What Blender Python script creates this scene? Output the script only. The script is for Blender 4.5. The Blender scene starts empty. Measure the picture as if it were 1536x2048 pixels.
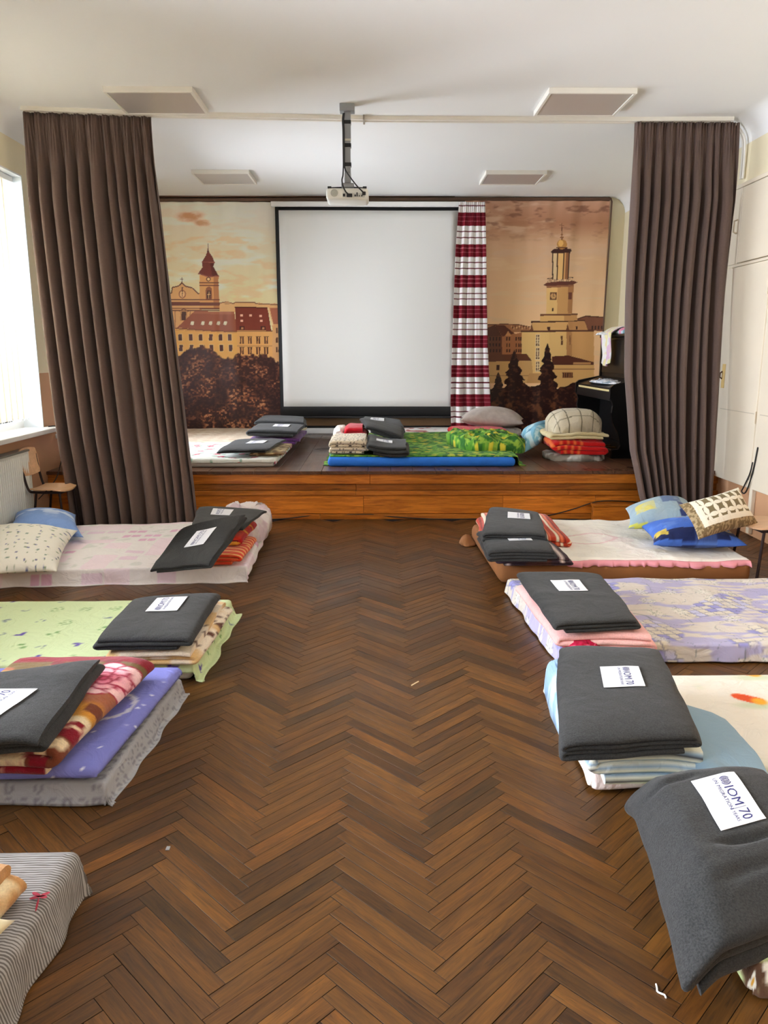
import bpy, bmesh, math, random
import numpy as np
from mathutils import Vector

# ------------------------------------------------------------------ camera
SC = bpy.context.scene
F_PX, PITCH, CAM_H, CXP, CYP = 1538.0, math.radians(11.72), 1.5, 768.0, 1024.0
YAW = math.atan(13 / F_PX)
cam_d = bpy.data.cameras.new('camera')
cam_d.sensor_fit = 'AUTO'
cam_d.sensor_width = 36.0
cam_d.lens = 36.0 * F_PX / 2048.0
cam_d.clip_start = 0.05
cam = bpy.data.objects.new('camera', cam_d)
SC.collection.objects.link(cam)
cam.location = (0, 0, CAM_H)
cam.rotation_euler = (math.pi / 2 - PITCH, 0, -YAW)
SC.camera = cam

# ------------------------------------------------------------------ sky, window portals, exposure
SC.view_settings.view_transform = 'Standard'
SC.view_settings.look = 'None'
SC.view_settings.gamma = 1.0
SC.view_settings.use_curve_mapping = False
SC.view_settings.exposure = 0.0
WORLD_STRENGTH = 31.5
wd = bpy.data.worlds.new('overcast_sky')
wd.use_nodes = True
bg = wd.node_tree.nodes['Background']
bg.inputs[0].default_value = (0.91, 0.97, 1.08, 1)
bg.inputs[1].default_value = WORLD_STRENGTH
SC.world = wd
SC.cycles.max_bounces = 10
SC.cycles.diffuse_bounces = 6
SC.cycles.transparent_max_bounces = 12
SC.cycles.sample_clamp_indirect = 8.0

# room measurements (metres)
XL, XR, YB, YF, ZC = -3.0, 3.12, 10.22, -3.2, 3.40
STAGE_Y, STAGE_Z = 6.93, 0.445
# daylight windows of the window wall: y0, y1, z0, z1
WINDOWS = [(4.70, 6.95, 0.84, 2.96), (1.55, 3.80, 0.84, 2.96), (-1.60, 0.65, 0.84, 2.96), (7.30, 8.95, 0.75, 2.45)]
for (a, b, c, d) in WINDOWS:
    ld = bpy.data.lights.new('window_portal', 'AREA')
    ld.shape = 'RECTANGLE'
    ld.size, ld.size_y = b - a, d - c
    ld.cycles.is_portal = True
    lo = bpy.data.objects.new('window_portal', ld)
    lo.location = (XL - 0.30, (a + b) / 2, (c + d) / 2)
    lo.rotation_euler = (math.pi / 2, 0, -math.pi / 2)   # faces +X
    SC.collection.objects.link(lo)

# ------------------------------------------------------------------ helpers
COL = SC.collection
WL = {}

def ray(px, py):
    x = (px - CXP) / F_PX; y = -(py - CYP) / F_PX
    f = math.cos(PITCH) + y * math.sin(PITCH)
    u = -math.sin(PITCH) + y * math.cos(PITCH)
    return x * math.cos(YAW) + f * math.sin(YAW), -x * math.sin(YAW) + f * math.cos(YAW), u

def atz(px, py, z=0.0):
    X, Y, u = ray(px, py); t = (z - CAM_H) / u
    return np.array((X * t, Y * t, z))

def aty(px, py, y):
    X, Y, u = ray(px, py); t = y / Y
    return np.array((X * t, y, CAM_H + u * t))

def to_px(P):
    X, Y, Z = P[..., 0], P[..., 1], P[..., 2] - CAM_H
    x = X * math.cos(YAW) - Y * math.sin(YAW); f = X * math.sin(YAW) + Y * math.cos(YAW)
    zc = f * math.cos(PITCH) - Z * math.sin(PITCH); yc = f * math.sin(PITCH) + Z * math.cos(PITCH)
    return CXP + F_PX * x / zc, CYP - F_PX * yc / zc

def lin(c):
    c = np.asarray(c, float) / 255.0
    return np.where(c <= 0.04045, c / 12.92, ((c + 0.055) / 1.055) ** 2.4)

def props(o, label=None, cat=None, group=None, kind=None):
    if label: o['label'] = label
    if cat: o['category'] = cat
    if group: o['group'] = group
    if kind: o['kind'] = kind
    return o

def thing(name, label, cat, loc=(0, 0, 0), group=None, kind=None):
    o = bpy.data.objects.new(name, None)
    o.empty_display_size = 0.1
    COL.objects.link(o)
    o.location = loc
    WL[o.name] = np.array(loc, float)
    return props(o, label, cat, group, kind)

def obj(name, V, Fc, mat, parent=None, smooth=False, cols=None, uvs=None, base=True):
    """One mesh object from world-space vertices; origin at its base, or at the parent's origin."""
    V = np.asarray(V, float).reshape(-1, 3)
    if parent is None:
        o0 = np.array(((V[:, 0].min() + V[:, 0].max()) / 2, (V[:, 1].min() + V[:, 1].max()) / 2, V[:, 2].min()))
    else:
        o0 = WL[parent.name]
    me = bpy.data.meshes.new(name)
    me.from_pydata((V - o0).tolist(), [], [list(f) for f in Fc] if not isinstance(Fc, np.ndarray) else Fc.tolist())
    if cols is not None:
        at = me.color_attributes.new('Col', 'FLOAT_COLOR', 'POINT')
        c4 = np.ones((len(V), 4), np.float32); c4[:, :3] = cols
        at.data.foreach_set('color', c4.ravel())
    if uvs is not None:
        ul = me.uv_layers.new(name='UVMap')
        li = np.empty(len(me.loops), np.int32); me.loops.foreach_get('vertex_index', li)
        ul.data.foreach_set('uv', np.asarray(uvs, np.float32)[li].ravel())
    if smooth:
        me.polygons.foreach_set('use_smooth', [True] * len(me.polygons))
    if mat is not None:
        for m in (mat if isinstance(mat, (list, tuple)) else [mat]): me.materials.append(m)
    o = bpy.data.objects.new(name, me)
    COL.objects.link(o)
    if parent is None:
        o.location = o0; WL[o.name] = o0
    else:
        o.parent = parent; WL[o.name] = o0
    return o

class MB:
    """Collects simple solids into one mesh."""
    def __init__(s): s.V = []; s.F = []
    def add(s, V, Fc):
        n = len(s.V); s.V += [tuple(v) for v in V]; s.F += [[i + n for i in f] for f in Fc]; return s
    def box(s, x0, x1, y0, y1, z0, z1):
        return s.add([(x0, y0, z0), (x1, y0, z0), (x1, y1, z0), (x0, y1, z0), (x0, y0, z1), (x1, y0, z1), (x1, y1, z1), (x0, y1, z1)],
                     [(0, 3, 2, 1), (4, 5, 6, 7), (0, 1, 5, 4), (1, 2, 6, 5), (2, 3, 7, 6), (3, 0, 4, 7)])
    def rbox(s, x0, x1, y0, y1, z0, z1, r=0.01, seg=2):
        bm = bmesh.new(); bmesh.ops.create_cube(bm, size=1)
        for v in bm.verts:
            v.co = ((x0 + x1) / 2 + v.co.x * (x1 - x0), (y0 + y1) / 2 + v.co.y * (y1 - y0), (z0 + z1) / 2 + v.co.z * (z1 - z0))
        r = min(r, 0.49 * min(x1 - x0, y1 - y0, z1 - z0))
        bmesh.ops.bevel(bm, geom=bm.edges[:], offset=r, segments=seg, affect='EDGES', profile=0.5)
        bm.verts.index_update()
        s.add([v.co[:] for v in bm.verts], [[v.index for v in f.verts] for f in bm.faces]); bm.free(); return s
    def tube(s, pts, r, n=8, cap=True, close=False):
        P = [Vector(p) for p in pts]; m = len(P); rings = []
        up = Vector((0, 0, 1))
        for i, p in enumerate(P):
            a = P[(i - 1) % m] if (i > 0 or close) else p; b = P[(i + 1) % m] if (i < m - 1 or close) else p
            t = (b - a).normalized()
            if i == 0:
                e = Vector((1, 0, 0)) if abs(t.x) < 0.9 else Vector((0, 1, 0)); nx = (e - t * e.dot(t)).normalized()
            else:
                nx = (nx - t * nx.dot(t)).normalized()
            by = t.cross(nx)
            rr = r[i] if isinstance(r, (list, tuple)) else r
            rings.append([p + (nx * math.cos(2 * math.pi * k / n) + by * math.sin(2 * math.pi * k / n)) * rr for k in range(n)])
        V = [v for g in rings for v in g]; Fc = []
        for i in range(m - 1 if not close else m):
            j = (i + 1) % m
            for k in range(n):
                Fc.append((i * n + k, i * n + (k + 1) % n, j * n + (k + 1) % n, j * n + k))
        if cap and not close:
            Fc.append(tuple(range(n - 1, -1, -1))); Fc.append(tuple((m - 1) * n + k for k in range(n)))
        return s.add(V, Fc)
    def lathe(s, prof, c, n=24):
        V = [(c[0] + r * math.cos(2 * math.pi * k / n), c[1] + r * math.sin(2 * math.pi * k / n), c[2] + z) for r, z in prof for k in range(n)]
        Fc = [(i * n + k, i * n + (k + 1) % n, (i + 1) * n + (k + 1) % n, (i + 1) * n + k) for i in range(len(prof) - 1) for k in range(n)]
        Fc += [tuple(range(n - 1, -1, -1)), tuple((len(prof) - 1) * n + k for k in range(n))]
        return s.add(V, Fc)
    def prism(s, poly, axis, a, b):
        """poly of 2-D points extruded along axis (0 x, 1 y, 2 z) from a to b"""
        n = len(poly)
        def mk(p, t):
            q = list(p); q.insert(axis, t); return tuple(q)
        V = [mk(p, a) for p in poly] + [mk(p, b) for p in poly]
        Fc = [tuple(range(n))[::-1], tuple(range(n, 2 * n))] + [(i, (i + 1) % n, n + (i + 1) % n, n + i) for i in range(n)]
        return s.add(V, Fc)
    def obj(s, name, mat, parent=None, smooth=False):
        o = obj(name, s.V, s.F, mat, parent, False)
        bm = bmesh.new(); bm.from_mesh(o.data); bmesh.ops.recalc_face_normals(bm, faces=bm.faces[:])
        bm.to_mesh(o.data); bm.free()
        if smooth: smooth_by_angle(o)
        return o

def smooth_by_angle(o, ang=0.7):
    me = o.data
    me.polygons.foreach_set('use_smooth', [True] * len(me.polygons))
    try: me.set_sharp_from_angle(angle=ang)
    except Exception: pass

# ---- noise
_rng = np.random.default_rng(7)
_TAB = _rng.random((256, 256))
def vnoise(x, y, seed=0):
    x = np.asarray(x, float) + seed * 17.31; y = np.asarray(y, float) + seed * 5.77
    xi = np.floor(x).astype(int); yi = np.floor(y).astype(int); fx = x - xi; fy = y - yi
    fx = fx * fx * (3 - 2 * fx); fy = fy * fy * (3 - 2 * fy)
    g = lambda a, b: _TAB[a & 255, b & 255]
    return (g(xi, yi) * (1 - fx) + g(xi + 1, yi) * fx) * (1 - fy) + (g(xi, yi + 1) * (1 - fx) + g(xi + 1, yi + 1) * fx) * fy
def fbm(x, y, seed=0, o=4):
    s = 0; a = 1; t = 0
    for i in range(o):
        s = s + a * vnoise(x * 2 ** i, y * 2 ** i, seed + i * 3); t += a; a *= 0.5
    return s / t
def ridge(x, y, seed=0, o=3):
    s = 0; a = 1; t = 0
    for i in range(o):
        s = s + a * (1 - np.abs(2 * vnoise(x * 2 ** i, y * 2 ** i, seed + i * 3) - 1)) ** 2; t += a; a *= 0.5
    return s / t
def sstep(a, b, x):
    t = np.clip((x - a) / (b - a), 0, 1); return t * t * (3 - 2 * t)

def grid_faces(nu, nv, off=0, flip=False):
    i = np.arange(nu - 1)[:, None] * nv + np.arange(nv - 1)[None, :] + off
    f = np.stack([i, i + nv, i + nv + 1, i + 1], -1).reshape(-1, 4)
    return f[:, ::-1] if flip else f

def thick(P, t):
    """closed cloth of thickness t from a grid P[nu,nv,3]; second half is the underside"""
    nu, nv = P.shape[:2]
    du = np.gradient(P, axis=0); dv = np.gradient(P, axis=1)
    n = np.cross(du, dv); n /= np.linalg.norm(n, axis=2, keepdims=True) + 1e-12
    Q = P - n * t
    V = np.concatenate([P.reshape(-1, 3), Q.reshape(-1, 3)])
    N = nu * nv
    Fs = [grid_faces(nu, nv), grid_faces(nu, nv, N, True)]
    rim = np.concatenate([np.arange(nu) * nv, (nu - 1) * nv + np.arange(1, nv), (np.arange(nu - 2, -1, -1)) * nv + nv - 1, np.arange(nv - 2, -1, -1)])
    a = rim[:-1]; b = rim[1:]
    Fs.append(np.stack([a, a + N, b + N, b], -1))
    return V, np.concatenate(Fs)

# ---- materials
MATS = {}
def nodes(name):
    m = bpy.data.materials.new(name); m.use_nodes = True
    nt = m.node_tree; return m, nt, nt.nodes['Principled BSDF']
def rgb4(c): return tuple(lin(c)) + (1,)
def material(name, col=None, rough=0.6, var=0.0, vscale=6.0, bump=0.0, bscale=60.0, metal=0.0, vc=False, sheen=0.0, stretch=None, spec=0.5, coat=0.0, col2=None, soft=0.0, sscale=9.0, vlo=0.3, vhi=0.7):
    """Procedural principled material: base colour (or the object's own print, vc), noise mottling and fine relief."""
    if name in MATS: return MATS[name]
    m, nt, b = nodes(name); L = nt.links; N = nt.nodes
    b.inputs['Roughness'].default_value = rough; b.inputs['Metallic'].default_value = metal
    b.inputs['Specular IOR Level'].default_value = spec
    if sheen: b.inputs['Sheen Weight'].default_value = sheen; b.inputs['Sheen Roughness'].default_value = 0.5
    if coat: b.inputs['Coat Weight'].default_value = coat; b.inputs['Coat Roughness'].default_value = 0.25
    tc = N.new('ShaderNodeTexCoord'); src = tc.outputs['Object']
    if stretch:
        mp = N.new('ShaderNodeMapping'); mp.inputs['Scale'].default_value = stretch; L.new(src, mp.inputs[0]); src = mp.outputs[0]
    if vc:
        at = N.new('ShaderNodeAttribute'); at.attribute_name = 'Col'; csock = at.outputs['Color']
    else:
        rg = N.new('ShaderNodeRGB'); rg.outputs[0].default_value = rgb4(col); csock = rg.outputs[0]
    if var or col2 is not None:
        nz = N.new('ShaderNodeTexNoise'); nz.inputs['Scale'].default_value = vscale; nz.inputs['Detail'].default_value = 5; L.new(src, nz.inputs['Vector'])
        mx = N.new('ShaderNodeMix'); mx.data_type = 'RGBA'
        if col2 is not None:
            cr = N.new('ShaderNodeValToRGB'); cr.color_ramp.elements[0].position = 0.35; cr.color_ramp.elements[1].position = 0.65
            L.new(nz.outputs[0], cr.inputs[0]); L.new(cr.outputs[0], mx.inputs[0])
            L.new(csock, mx.inputs[6]); mx.inputs[7].default_value = rgb4(col2)
        else:
            mx.blend_type = 'MULTIPLY'; mx.inputs[0].default_value = 1.0
            mr = N.new('ShaderNodeMapRange'); mr.inputs[1].default_value = vlo; mr.inputs[2].default_value = vhi
            mr.inputs[3].default_value = 1 - var; mr.inputs[4].default_value = 1 + var
            L.new(nz.outputs[0], mr.inputs[0]); L.new(csock, mx.inputs[6]); L.new(mr.outputs[0], mx.inputs[7])
        csock = mx.outputs[2]
    L.new(csock, b.inputs['Base Color'])
    if bump:
        bn = N.new('ShaderNodeTexNoise'); bn.inputs['Scale'].default_value = bscale; bn.inputs['Detail'].default_value = 3; L.new(src, bn.inputs['Vector'])
        bp = N.new('ShaderNodeBump'); bp.inputs['Strength'].default_value = bump; bp.inputs['Distance'].default_value = 0.004
        L.new(bn.outputs[0], bp.inputs['Height']); L.new(bp.outputs[0], b.inputs['Normal'])
        if soft:   # soft creases of the cloth itself
            sn = N.new('ShaderNodeTexNoise'); sn.inputs['Scale'].default_value = sscale; sn.inputs['Detail'].default_value = 4; sn.inputs['Distortion'].default_value = 1.6; L.new(src, sn.inputs['Vector'])
            sb = N.new('ShaderNodeBump'); sb.inputs['Strength'].default_value = soft; sb.inputs['Distance'].default_value = 0.03
            L.new(sn.outputs[0], sb.inputs['Height']); L.new(sb.outputs[0], bp.inputs['Normal'])
    MATS[name] = m
    return m

def wood_uv(name, c1, c2, rough=0.4, grain=1.0, scale=(3.0, 60.0), spec=0.5, coat=0.0):
    """Wood whose grain runs along the U direction of the board; the board's own tone comes from its Col attribute."""
    m, nt, b = nodes(name); L = nt.links; N = nt.nodes
    b.inputs['Roughness'].default_value = rough; b.inputs['Specular IOR Level'].default_value = spec
    b.inputs['Coat Weight'].default_value = coat; b.inputs['Coat Roughness'].default_value = 0.2
    uv = N.new('ShaderNodeUVMap'); mp = N.new('ShaderNodeMapping'); mp.inputs['Scale'].default_value = (scale[0], scale[1], 1); L.new(uv.outputs[0], mp.inputs[0])
    nz = N.new('ShaderNodeTexNoise'); nz.inputs['Scale'].default_value = 1.0; nz.inputs['Detail'].default_value = 7; nz.inputs['Roughness'].default_value = 0.65; nz.inputs['Distortion'].default_value = 1.2; L.new(mp.outputs[0], nz.inputs['Vector'])
    cr = N.new('ShaderNodeValToRGB'); cr.color_ramp.elements[0].position = 0.30; cr.color_ramp.elements[1].position = 0.68
    cr.color_ramp.elements[0].color = rgb4(c1); cr.color_ramp.elements[1].color = rgb4(c2); L.new(nz.outputs[0], cr.inputs[0])
    mp2 = N.new('ShaderNodeMapping'); mp2.inputs['Scale'].default_value = (scale[0] * 2.2, scale[1] * 3.6, 1); L.new(uv.outputs[0], mp2.inputs[0])
    n3 = N.new('ShaderNodeTexNoise'); n3.inputs['Scale'].default_value = 1.0; n3.inputs['Detail'].default_value = 4; n3.inputs['Distortion'].default_value = 0.8; L.new(mp2.outputs[0], n3.inputs['Vector'])
    pr = N.new('ShaderNodeMapRange'); pr.inputs[1].default_value = 0.60; pr.inputs[2].default_value = 0.70; pr.inputs[3].default_value = 1.0; pr.inputs[4].default_value = 1.0 - 0.5 * grain; L.new(n3.outputs[0], pr.inputs[0])
    mp_ = N.new('ShaderNodeMix'); mp_.data_type = 'RGBA'; mp_.blend_type = 'MULTIPLY'; mp_.inputs[0].default_value = 1.0; L.new(cr.outputs[0], mp_.inputs[6]); L.new(pr.outputs[0], mp_.inputs[7])
    at = N.new('ShaderNodeAttribute'); at.attribute_name = 'Col'
    mx = N.new('ShaderNodeMix'); mx.data_type = 'RGBA'; mx.blend_type = 'MULTIPLY'; mx.inputs[0].default_value = 1.0
    L.new(mp_.outputs[2], mx.inputs[6]); L.new(at.outputs['Color'], mx.inputs[7])
    # wear: broad uneven scuffing over the whole surface
    tc = N.new('ShaderNodeTexCoord'); ge = N.new('ShaderNodeNewGeometry')
    n2 = N.new('ShaderNodeTexNoise'); n2.inputs['Scale'].default_value = 1.7; n2.inputs['Detail'].default_value = 6; L.new(ge.outputs['Position'], n2.inputs['Vector'])
    mr = N.new('ShaderNodeMapRange'); mr.inputs[1].default_value = 0.3; mr.inputs[2].default_value = 0.7; mr.inputs[3].default_value = 0.86; mr.inputs[4].default_value = 1.12; L.new(n2.outputs[0], mr.inputs[0])
    m2 = N.new('ShaderNodeMix'); m2.data_type = 'RGBA'; m2.blend_type = 'MULTIPLY'; m2.inputs[0].default_value = 1.0
    L.new(mx.outputs[2], m2.inputs[6]); L.new(mr.outputs[0], m2.inputs[7]); L.new(m2.outputs[2], b.inputs['Base Color'])
    r2 = N.new('ShaderNodeMapRange'); r2.inputs[1].default_value = 0.3; r2.inputs[2].default_value = 0.7; r2.inputs[3].default_value = rough - 0.07; r2.inputs[4].default_value = rough + 0.12
    L.new(n2.outputs[0], r2.inputs[0]); L.new(r2.outputs[0], b.inputs['Roughness'])
    bp = N.new('ShaderNodeBump'); bp.inputs['Strength'].default_value = 0.25 * grain; bp.inputs['Distance'].default_value = 0.002
    L.new(nz.outputs[0], bp.inputs['Height']); L.new(bp.outputs[0], b.inputs['Normal'])
    MATS[name] = m
    return m

def board_part(name, x0, x1, y0, y1, z0, z1, mat, parent, along=0, tone=(1, 1, 1), bev=0.003, rnd=0.0):
    """one bevelled plank with grain UVs along axis 'along'"""
    mb = MB().rbox(x0, x1, y0, y1, z0, z1, bev, 1)
    V = np.array(mb.V); oth = [a for a in (0, 1, 2) if a != along]
    uv = np.stack([V[:, along] + rnd * 7.3, V[:, oth[0]] + V[:, oth[1]] * 0.9 + rnd * 3.1], -1)
    return obj(name, V, mb.F, mat, parent, False, cols=np.tile(np.asarray(tone, float), (len(V), 1)), uvs=uv)

# ================================================================== STRUCTURE
M_ceil = material('ceiling_paint', (240, 240, 238), 0.9, var=0.015, vscale=0.8)
M_white = material('white_paint', (238, 238, 236), 0.45, var=0.02)
M_reveal = material('reveal_paint', (232, 238, 240), 0.6)
M_cream = material('cream_wall_paint', (233, 222, 190), 0.8, var=0.02, vscale=2)
M_niche = material('pale_green_wall_paint', (216, 214, 186), 0.8, var=0.02, vscale=2)
M_black = material('black_plastic', (14, 14, 15), 0.45)
M_cable = material('black_cable', (18, 17, 17), 0.5)

def two_tone(name, top, low, zsplit):
    m, nt, b = nodes(name); N = nt.nodes; L = nt.links
    g = N.new('ShaderNodeNewGeometry'); sp = N.new('ShaderNodeSeparateXYZ'); L.new(g.outputs['Position'], sp.inputs[0])
    gt = N.new('ShaderNodeMath'); gt.operation = 'GREATER_THAN'; gt.inputs[1].default_value = zsplit; L.new(sp.outputs[2], gt.inputs[0])
    mx = N.new('ShaderNodeMix'); mx.data_type = 'RGBA'; L.new(gt.outputs[0], mx.inputs[0])
    mx.inputs[6].default_value = rgb4(low); mx.inputs[7].default_value = rgb4(top); L.new(mx.outputs[2], b.inputs['Base Color'])
    b.inputs['Roughness'].default_value = 0.6
    return m
M_wall = two_tone('painted_wall_with_tan_dado', (233, 222, 190), (196, 150, 112), 1.32)

# ---- floor and parquet
floor = props(MB().box(XL - 0.2, XR + 0.2, YF - 0.2, STAGE_Y + 0.1, -0.2, -0.012).obj('floor', material('floor_bed', (40, 26, 18), 0.9)), kind='structure')
floor['label'] = 'brown oak herringbone parquet floor between the beds'
M_parq = wood_uv('oak_parquet', (60, 36, 12), (102, 64, 20), rough=0.40, scale=(5.0, 60.0), spec=0.38)
PL, PW = 0.3827, 0.0487
def parquet():
    rnd = random.Random(4); s2 = math.sqrt(2)
    xB = atz(715.5, 1229)[0]; ox = xB - (PL - PW / 2) / s2; oy = 0.013
    free = [(560, 1041), (545, 1060), (505, 1155), (490, 1235), (435, 1345), (385, 1360), (225, 1625), (-60, 1640), (-60, 1690), (215, 1730), (0, 2070),
            (0, 2120), (1560, 2120), (1560, 1965), (1385, 1950), (1300, 1700), (1255, 1600), (1160, 1590), (1085, 1350), (1110, 1325), (1000, 1160), (960, 1160), (925, 1055), (920, 1041)]
    def inside(x, y):
        c = False; n = len(free)
        for i in range(n):
            x1, y1 = free[i]; x2, y2 = free[(i + 1) % n]
            if (y1 > y) != (y2 > y) and x < (x2 - x1) * (y - y1) / (y2 - y1) + x1: c = not c
        return c
    blocks = []
    for m in range(-14, 15):
        for k in range(-160, 240):
            for kind in (0, 1):
                a = k * PW + m * PL; b_ = k * PW - m * PL
                if kind == 0: p, q, ang = a + PL / 2, b_ + PW / 2, math.pi / 4
                else: p, q, ang = a + PL + PW / 2, b_ + PW - PL / 2, 3 * math.pi / 4
                x = ox + (p - q) / s2; y = oy + (p + q) / s2
                if x < XL - 0.05 or x > XR + 0.05 or y < YF or y > STAGE_Y + 0.0: continue
                blocks.append((x, y, ang))
    vis = []
    for i, (x, y, ang) in enumerate(blocks):
        if y < 1.2: continue
        px, py = to_px(np.array((x, y, 0.0)))
        if -20 < px < 1556 and py < 2085 and inside(px, py): vis.append((y + 0.12 * abs(x), i))
    vis.sort(); near = set(i for _, i in vis[:300])
    def tone():
        t = rnd.gauss(1.0, 0.16)
        if rnd.random() < 0.09: t *= 0.64
        if rnd.random() < 0.07: t *= 1.22
        t = max(0.5, min(1.45, t)); r = rnd.gauss(0, 0.035)
        return (t * (1 + r), t, t * (1 - r * 1.3))
    g = 0.0008
    def shape():
        l, w, e = PL / 2 - g, PW / 2 - g, 0.0003
        V = [(-l, -w, -0.012), (l, -w, -0.012), (l, w, -0.012), (-l, w, -0.012),
             (-l, -w, -e), (l, -w, -e), (l, w, -e), (-l, w, -e),
             (-l + e, -w + e, 0), (l - e, -w + e, 0), (l - e, w - e, 0), (-l + e, w - e, 0)]
        Fc = [(8, 9, 10, 11)]
        for a in (0, 4):
            for i in range(4): Fc.append((a + i, a + (i + 1) % 4, a + 4 + (i + 1) % 4, a + 4 + i))
        return np.array(V), Fc
    V0, F0 = shape()
    EDGE = np.array([0.25] * 8 + [1.0] * 4)[:, None]     # dirt in the joints
    protos = []
    for i in range(24):
        o = obj('parquet_block', V0 + np.array(floor.location), F0, M_parq, floor,
                cols=np.array(tone()) * EDGE, uvs=V0[:, :2] + np.array((rnd.random() * 40, rnd.random() * 9)))
        protos.append(o)
    fl = np.array(floor.location)
    used = 0; VV = []; FF = []; CC = []; UU = []
    for i, (x, y, ang) in enumerate(blocks):
        dz = rnd.uniform(-0.0006, 0.0006); da = ang + (math.pi if rnd.random() < 0.5 else 0) + rnd.gauss(0, 0.0012)
        if i in near:
            o = protos[used] if used < 24 else protos[rnd.randrange(24)].copy()
            if used >= 24: COL.objects.link(o); o.parent = floor
            used += 1
            o.location = (x - fl[0], y - fl[1], dz - fl[2]); o.rotation_euler = (0, 0, da)
        else:
            c, s = math.cos(da), math.sin(da); W = V0.copy()
            W[:, 0] = x + V0[:, 0] * c - V0[:, 1] * s; W[:, 1] = y + V0[:, 0] * s + V0[:, 1] * c; W[:, 2] += dz
            FF += [[j + len(VV) * 12 for j in f] for f in F0]; VV.append(W); CC.append(np.array(tone()) * EDGE)
            UU.append(V0[:, :2] + np.array((rnd.random() * 40, rnd.random() * 9)))
    st = obj('parquet_field', np.concatenate(VV), FF, M_parq, floor, cols=np.concatenate(CC), uvs=np.concatenate(UU))
    st['kind'] = 'stuff'
for _o in (floor,): WL[_o.name] = np.array(_o.location)
parquet()

# ---- ceiling with coved sides
def ceiling():
    r = 0.18; pts = []
    for k in range(9):
        a = math.pi / 2 * k / 8; pts.append((XL + r - r * math.cos(a), ZC - r + r * math.sin(a)))
    for k in range(9):
        a = math.pi / 2 * k / 8; pts.append((XR - r + r * math.sin(a), ZC - r + r * math.cos(a)))
    n = len(pts)
    V = [(x, y, z) for y in (YF, YB) for x, z in pts] + [(x, y, z) for y in (YF, YB) for x, z in ((XL, ZC + 0.25), (XR, ZC + 0.25))]
    Fc = [(i, i + 1, n + i + 1, n + i) for i in range(n - 1)]
    a, b, c, d = 2 * n, 2 * n + 1, 2 * n + 2, 2 * n + 3
    Fc += [(a, b, d, c), tuple([a] + list(range(n)) + [b]), tuple([c] + list(range(n, 2 * n)) + [d]), (0, a, c, n), (n - 1, b, d, 2 * n - 1)]
    o = obj('ceiling', V, Fc, M_ceil)
    smooth_by_angle(o, 0.5); props(o, 'smooth off-white ceiling with rounded coves along the walls', kind='structure')
ceiling()

# ---- walls
def wall_with_openings(name, x0, x1, ya, yb, z0, z1, openings, mat, label):
    mb = MB(); ys = ya
    for (a, b, c, d) in sorted(openings):
        if a > ys: mb.box(x0, x1, ys, a, z0, z1)
        mb.box(x0, x1, a, b, z0, c); mb.box(x0, x1, a, b, d, z1); ys = b
    mb.box(x0, x1, ys, yb, z0, z1)
    return props(mb.obj(name, mat), label, kind='structure')
wall_with_openings('wall_left', XL - 0.25, XL, YF, YB, -0.2, ZC + 0.2, WINDOWS, M_wall, 'cream wall with tan lower part and a row of windows')
wall_with_openings('wall_right', XR, XR + 0.25, YF, YB, -0.2, ZC + 0.2, [(8.6, 9.95, STAGE_Z, 3.02)], M_wall, 'cream wall with tan lower part beside the stage')
props(MB().box(XR + 0.07, XR + 0.12, 8.6, 9.95, STAGE_Z, 3.02).obj('door_1', M_niche), 'pale recessed panel in the wall behind the piano', kind='structure')
props(MB().box(XL - 0.25, XR + 0.25, YB, YB + 0.2, -0.2, ZC + 0.2).obj('wall_back', M_cream), 'cream wall behind the stage banners', kind='structure')
props(MB().box(XL - 0.25, XR + 0.25, YF - 0.2, YF, -0.2, ZC + 0.2).obj('wall_front', M_wall), 'cream wall at the other end of the hall', kind='structure')
props(MB().rbox(-1.6, 1.25, YB - 0.03, YB, STAGE_Z, STAGE_Z + 0.075, 0.006).obj('baseboard_back', M_white), 'white skirting board under the projection screen', kind='structure')
props(MB().rbox(-1.6, 1.25, YB - 0.022, YB, STAGE_Z + 0.105, STAGE_Z + 0.26, 0.004).obj('trim_1', material('brown_lacquer', (112, 84, 54), 0.35, var=0.15, vscale=3)), 'brown lacquered board on the wall below the screen', kind='structure')
props(MB().box(-1.6, 1.25, YB - 0.012, YB, STAGE_Z + 0.075, STAGE_Z + 0.105).obj('trim_2', M_black), 'thin dark strip above the white skirting board', kind='structure')

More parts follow.
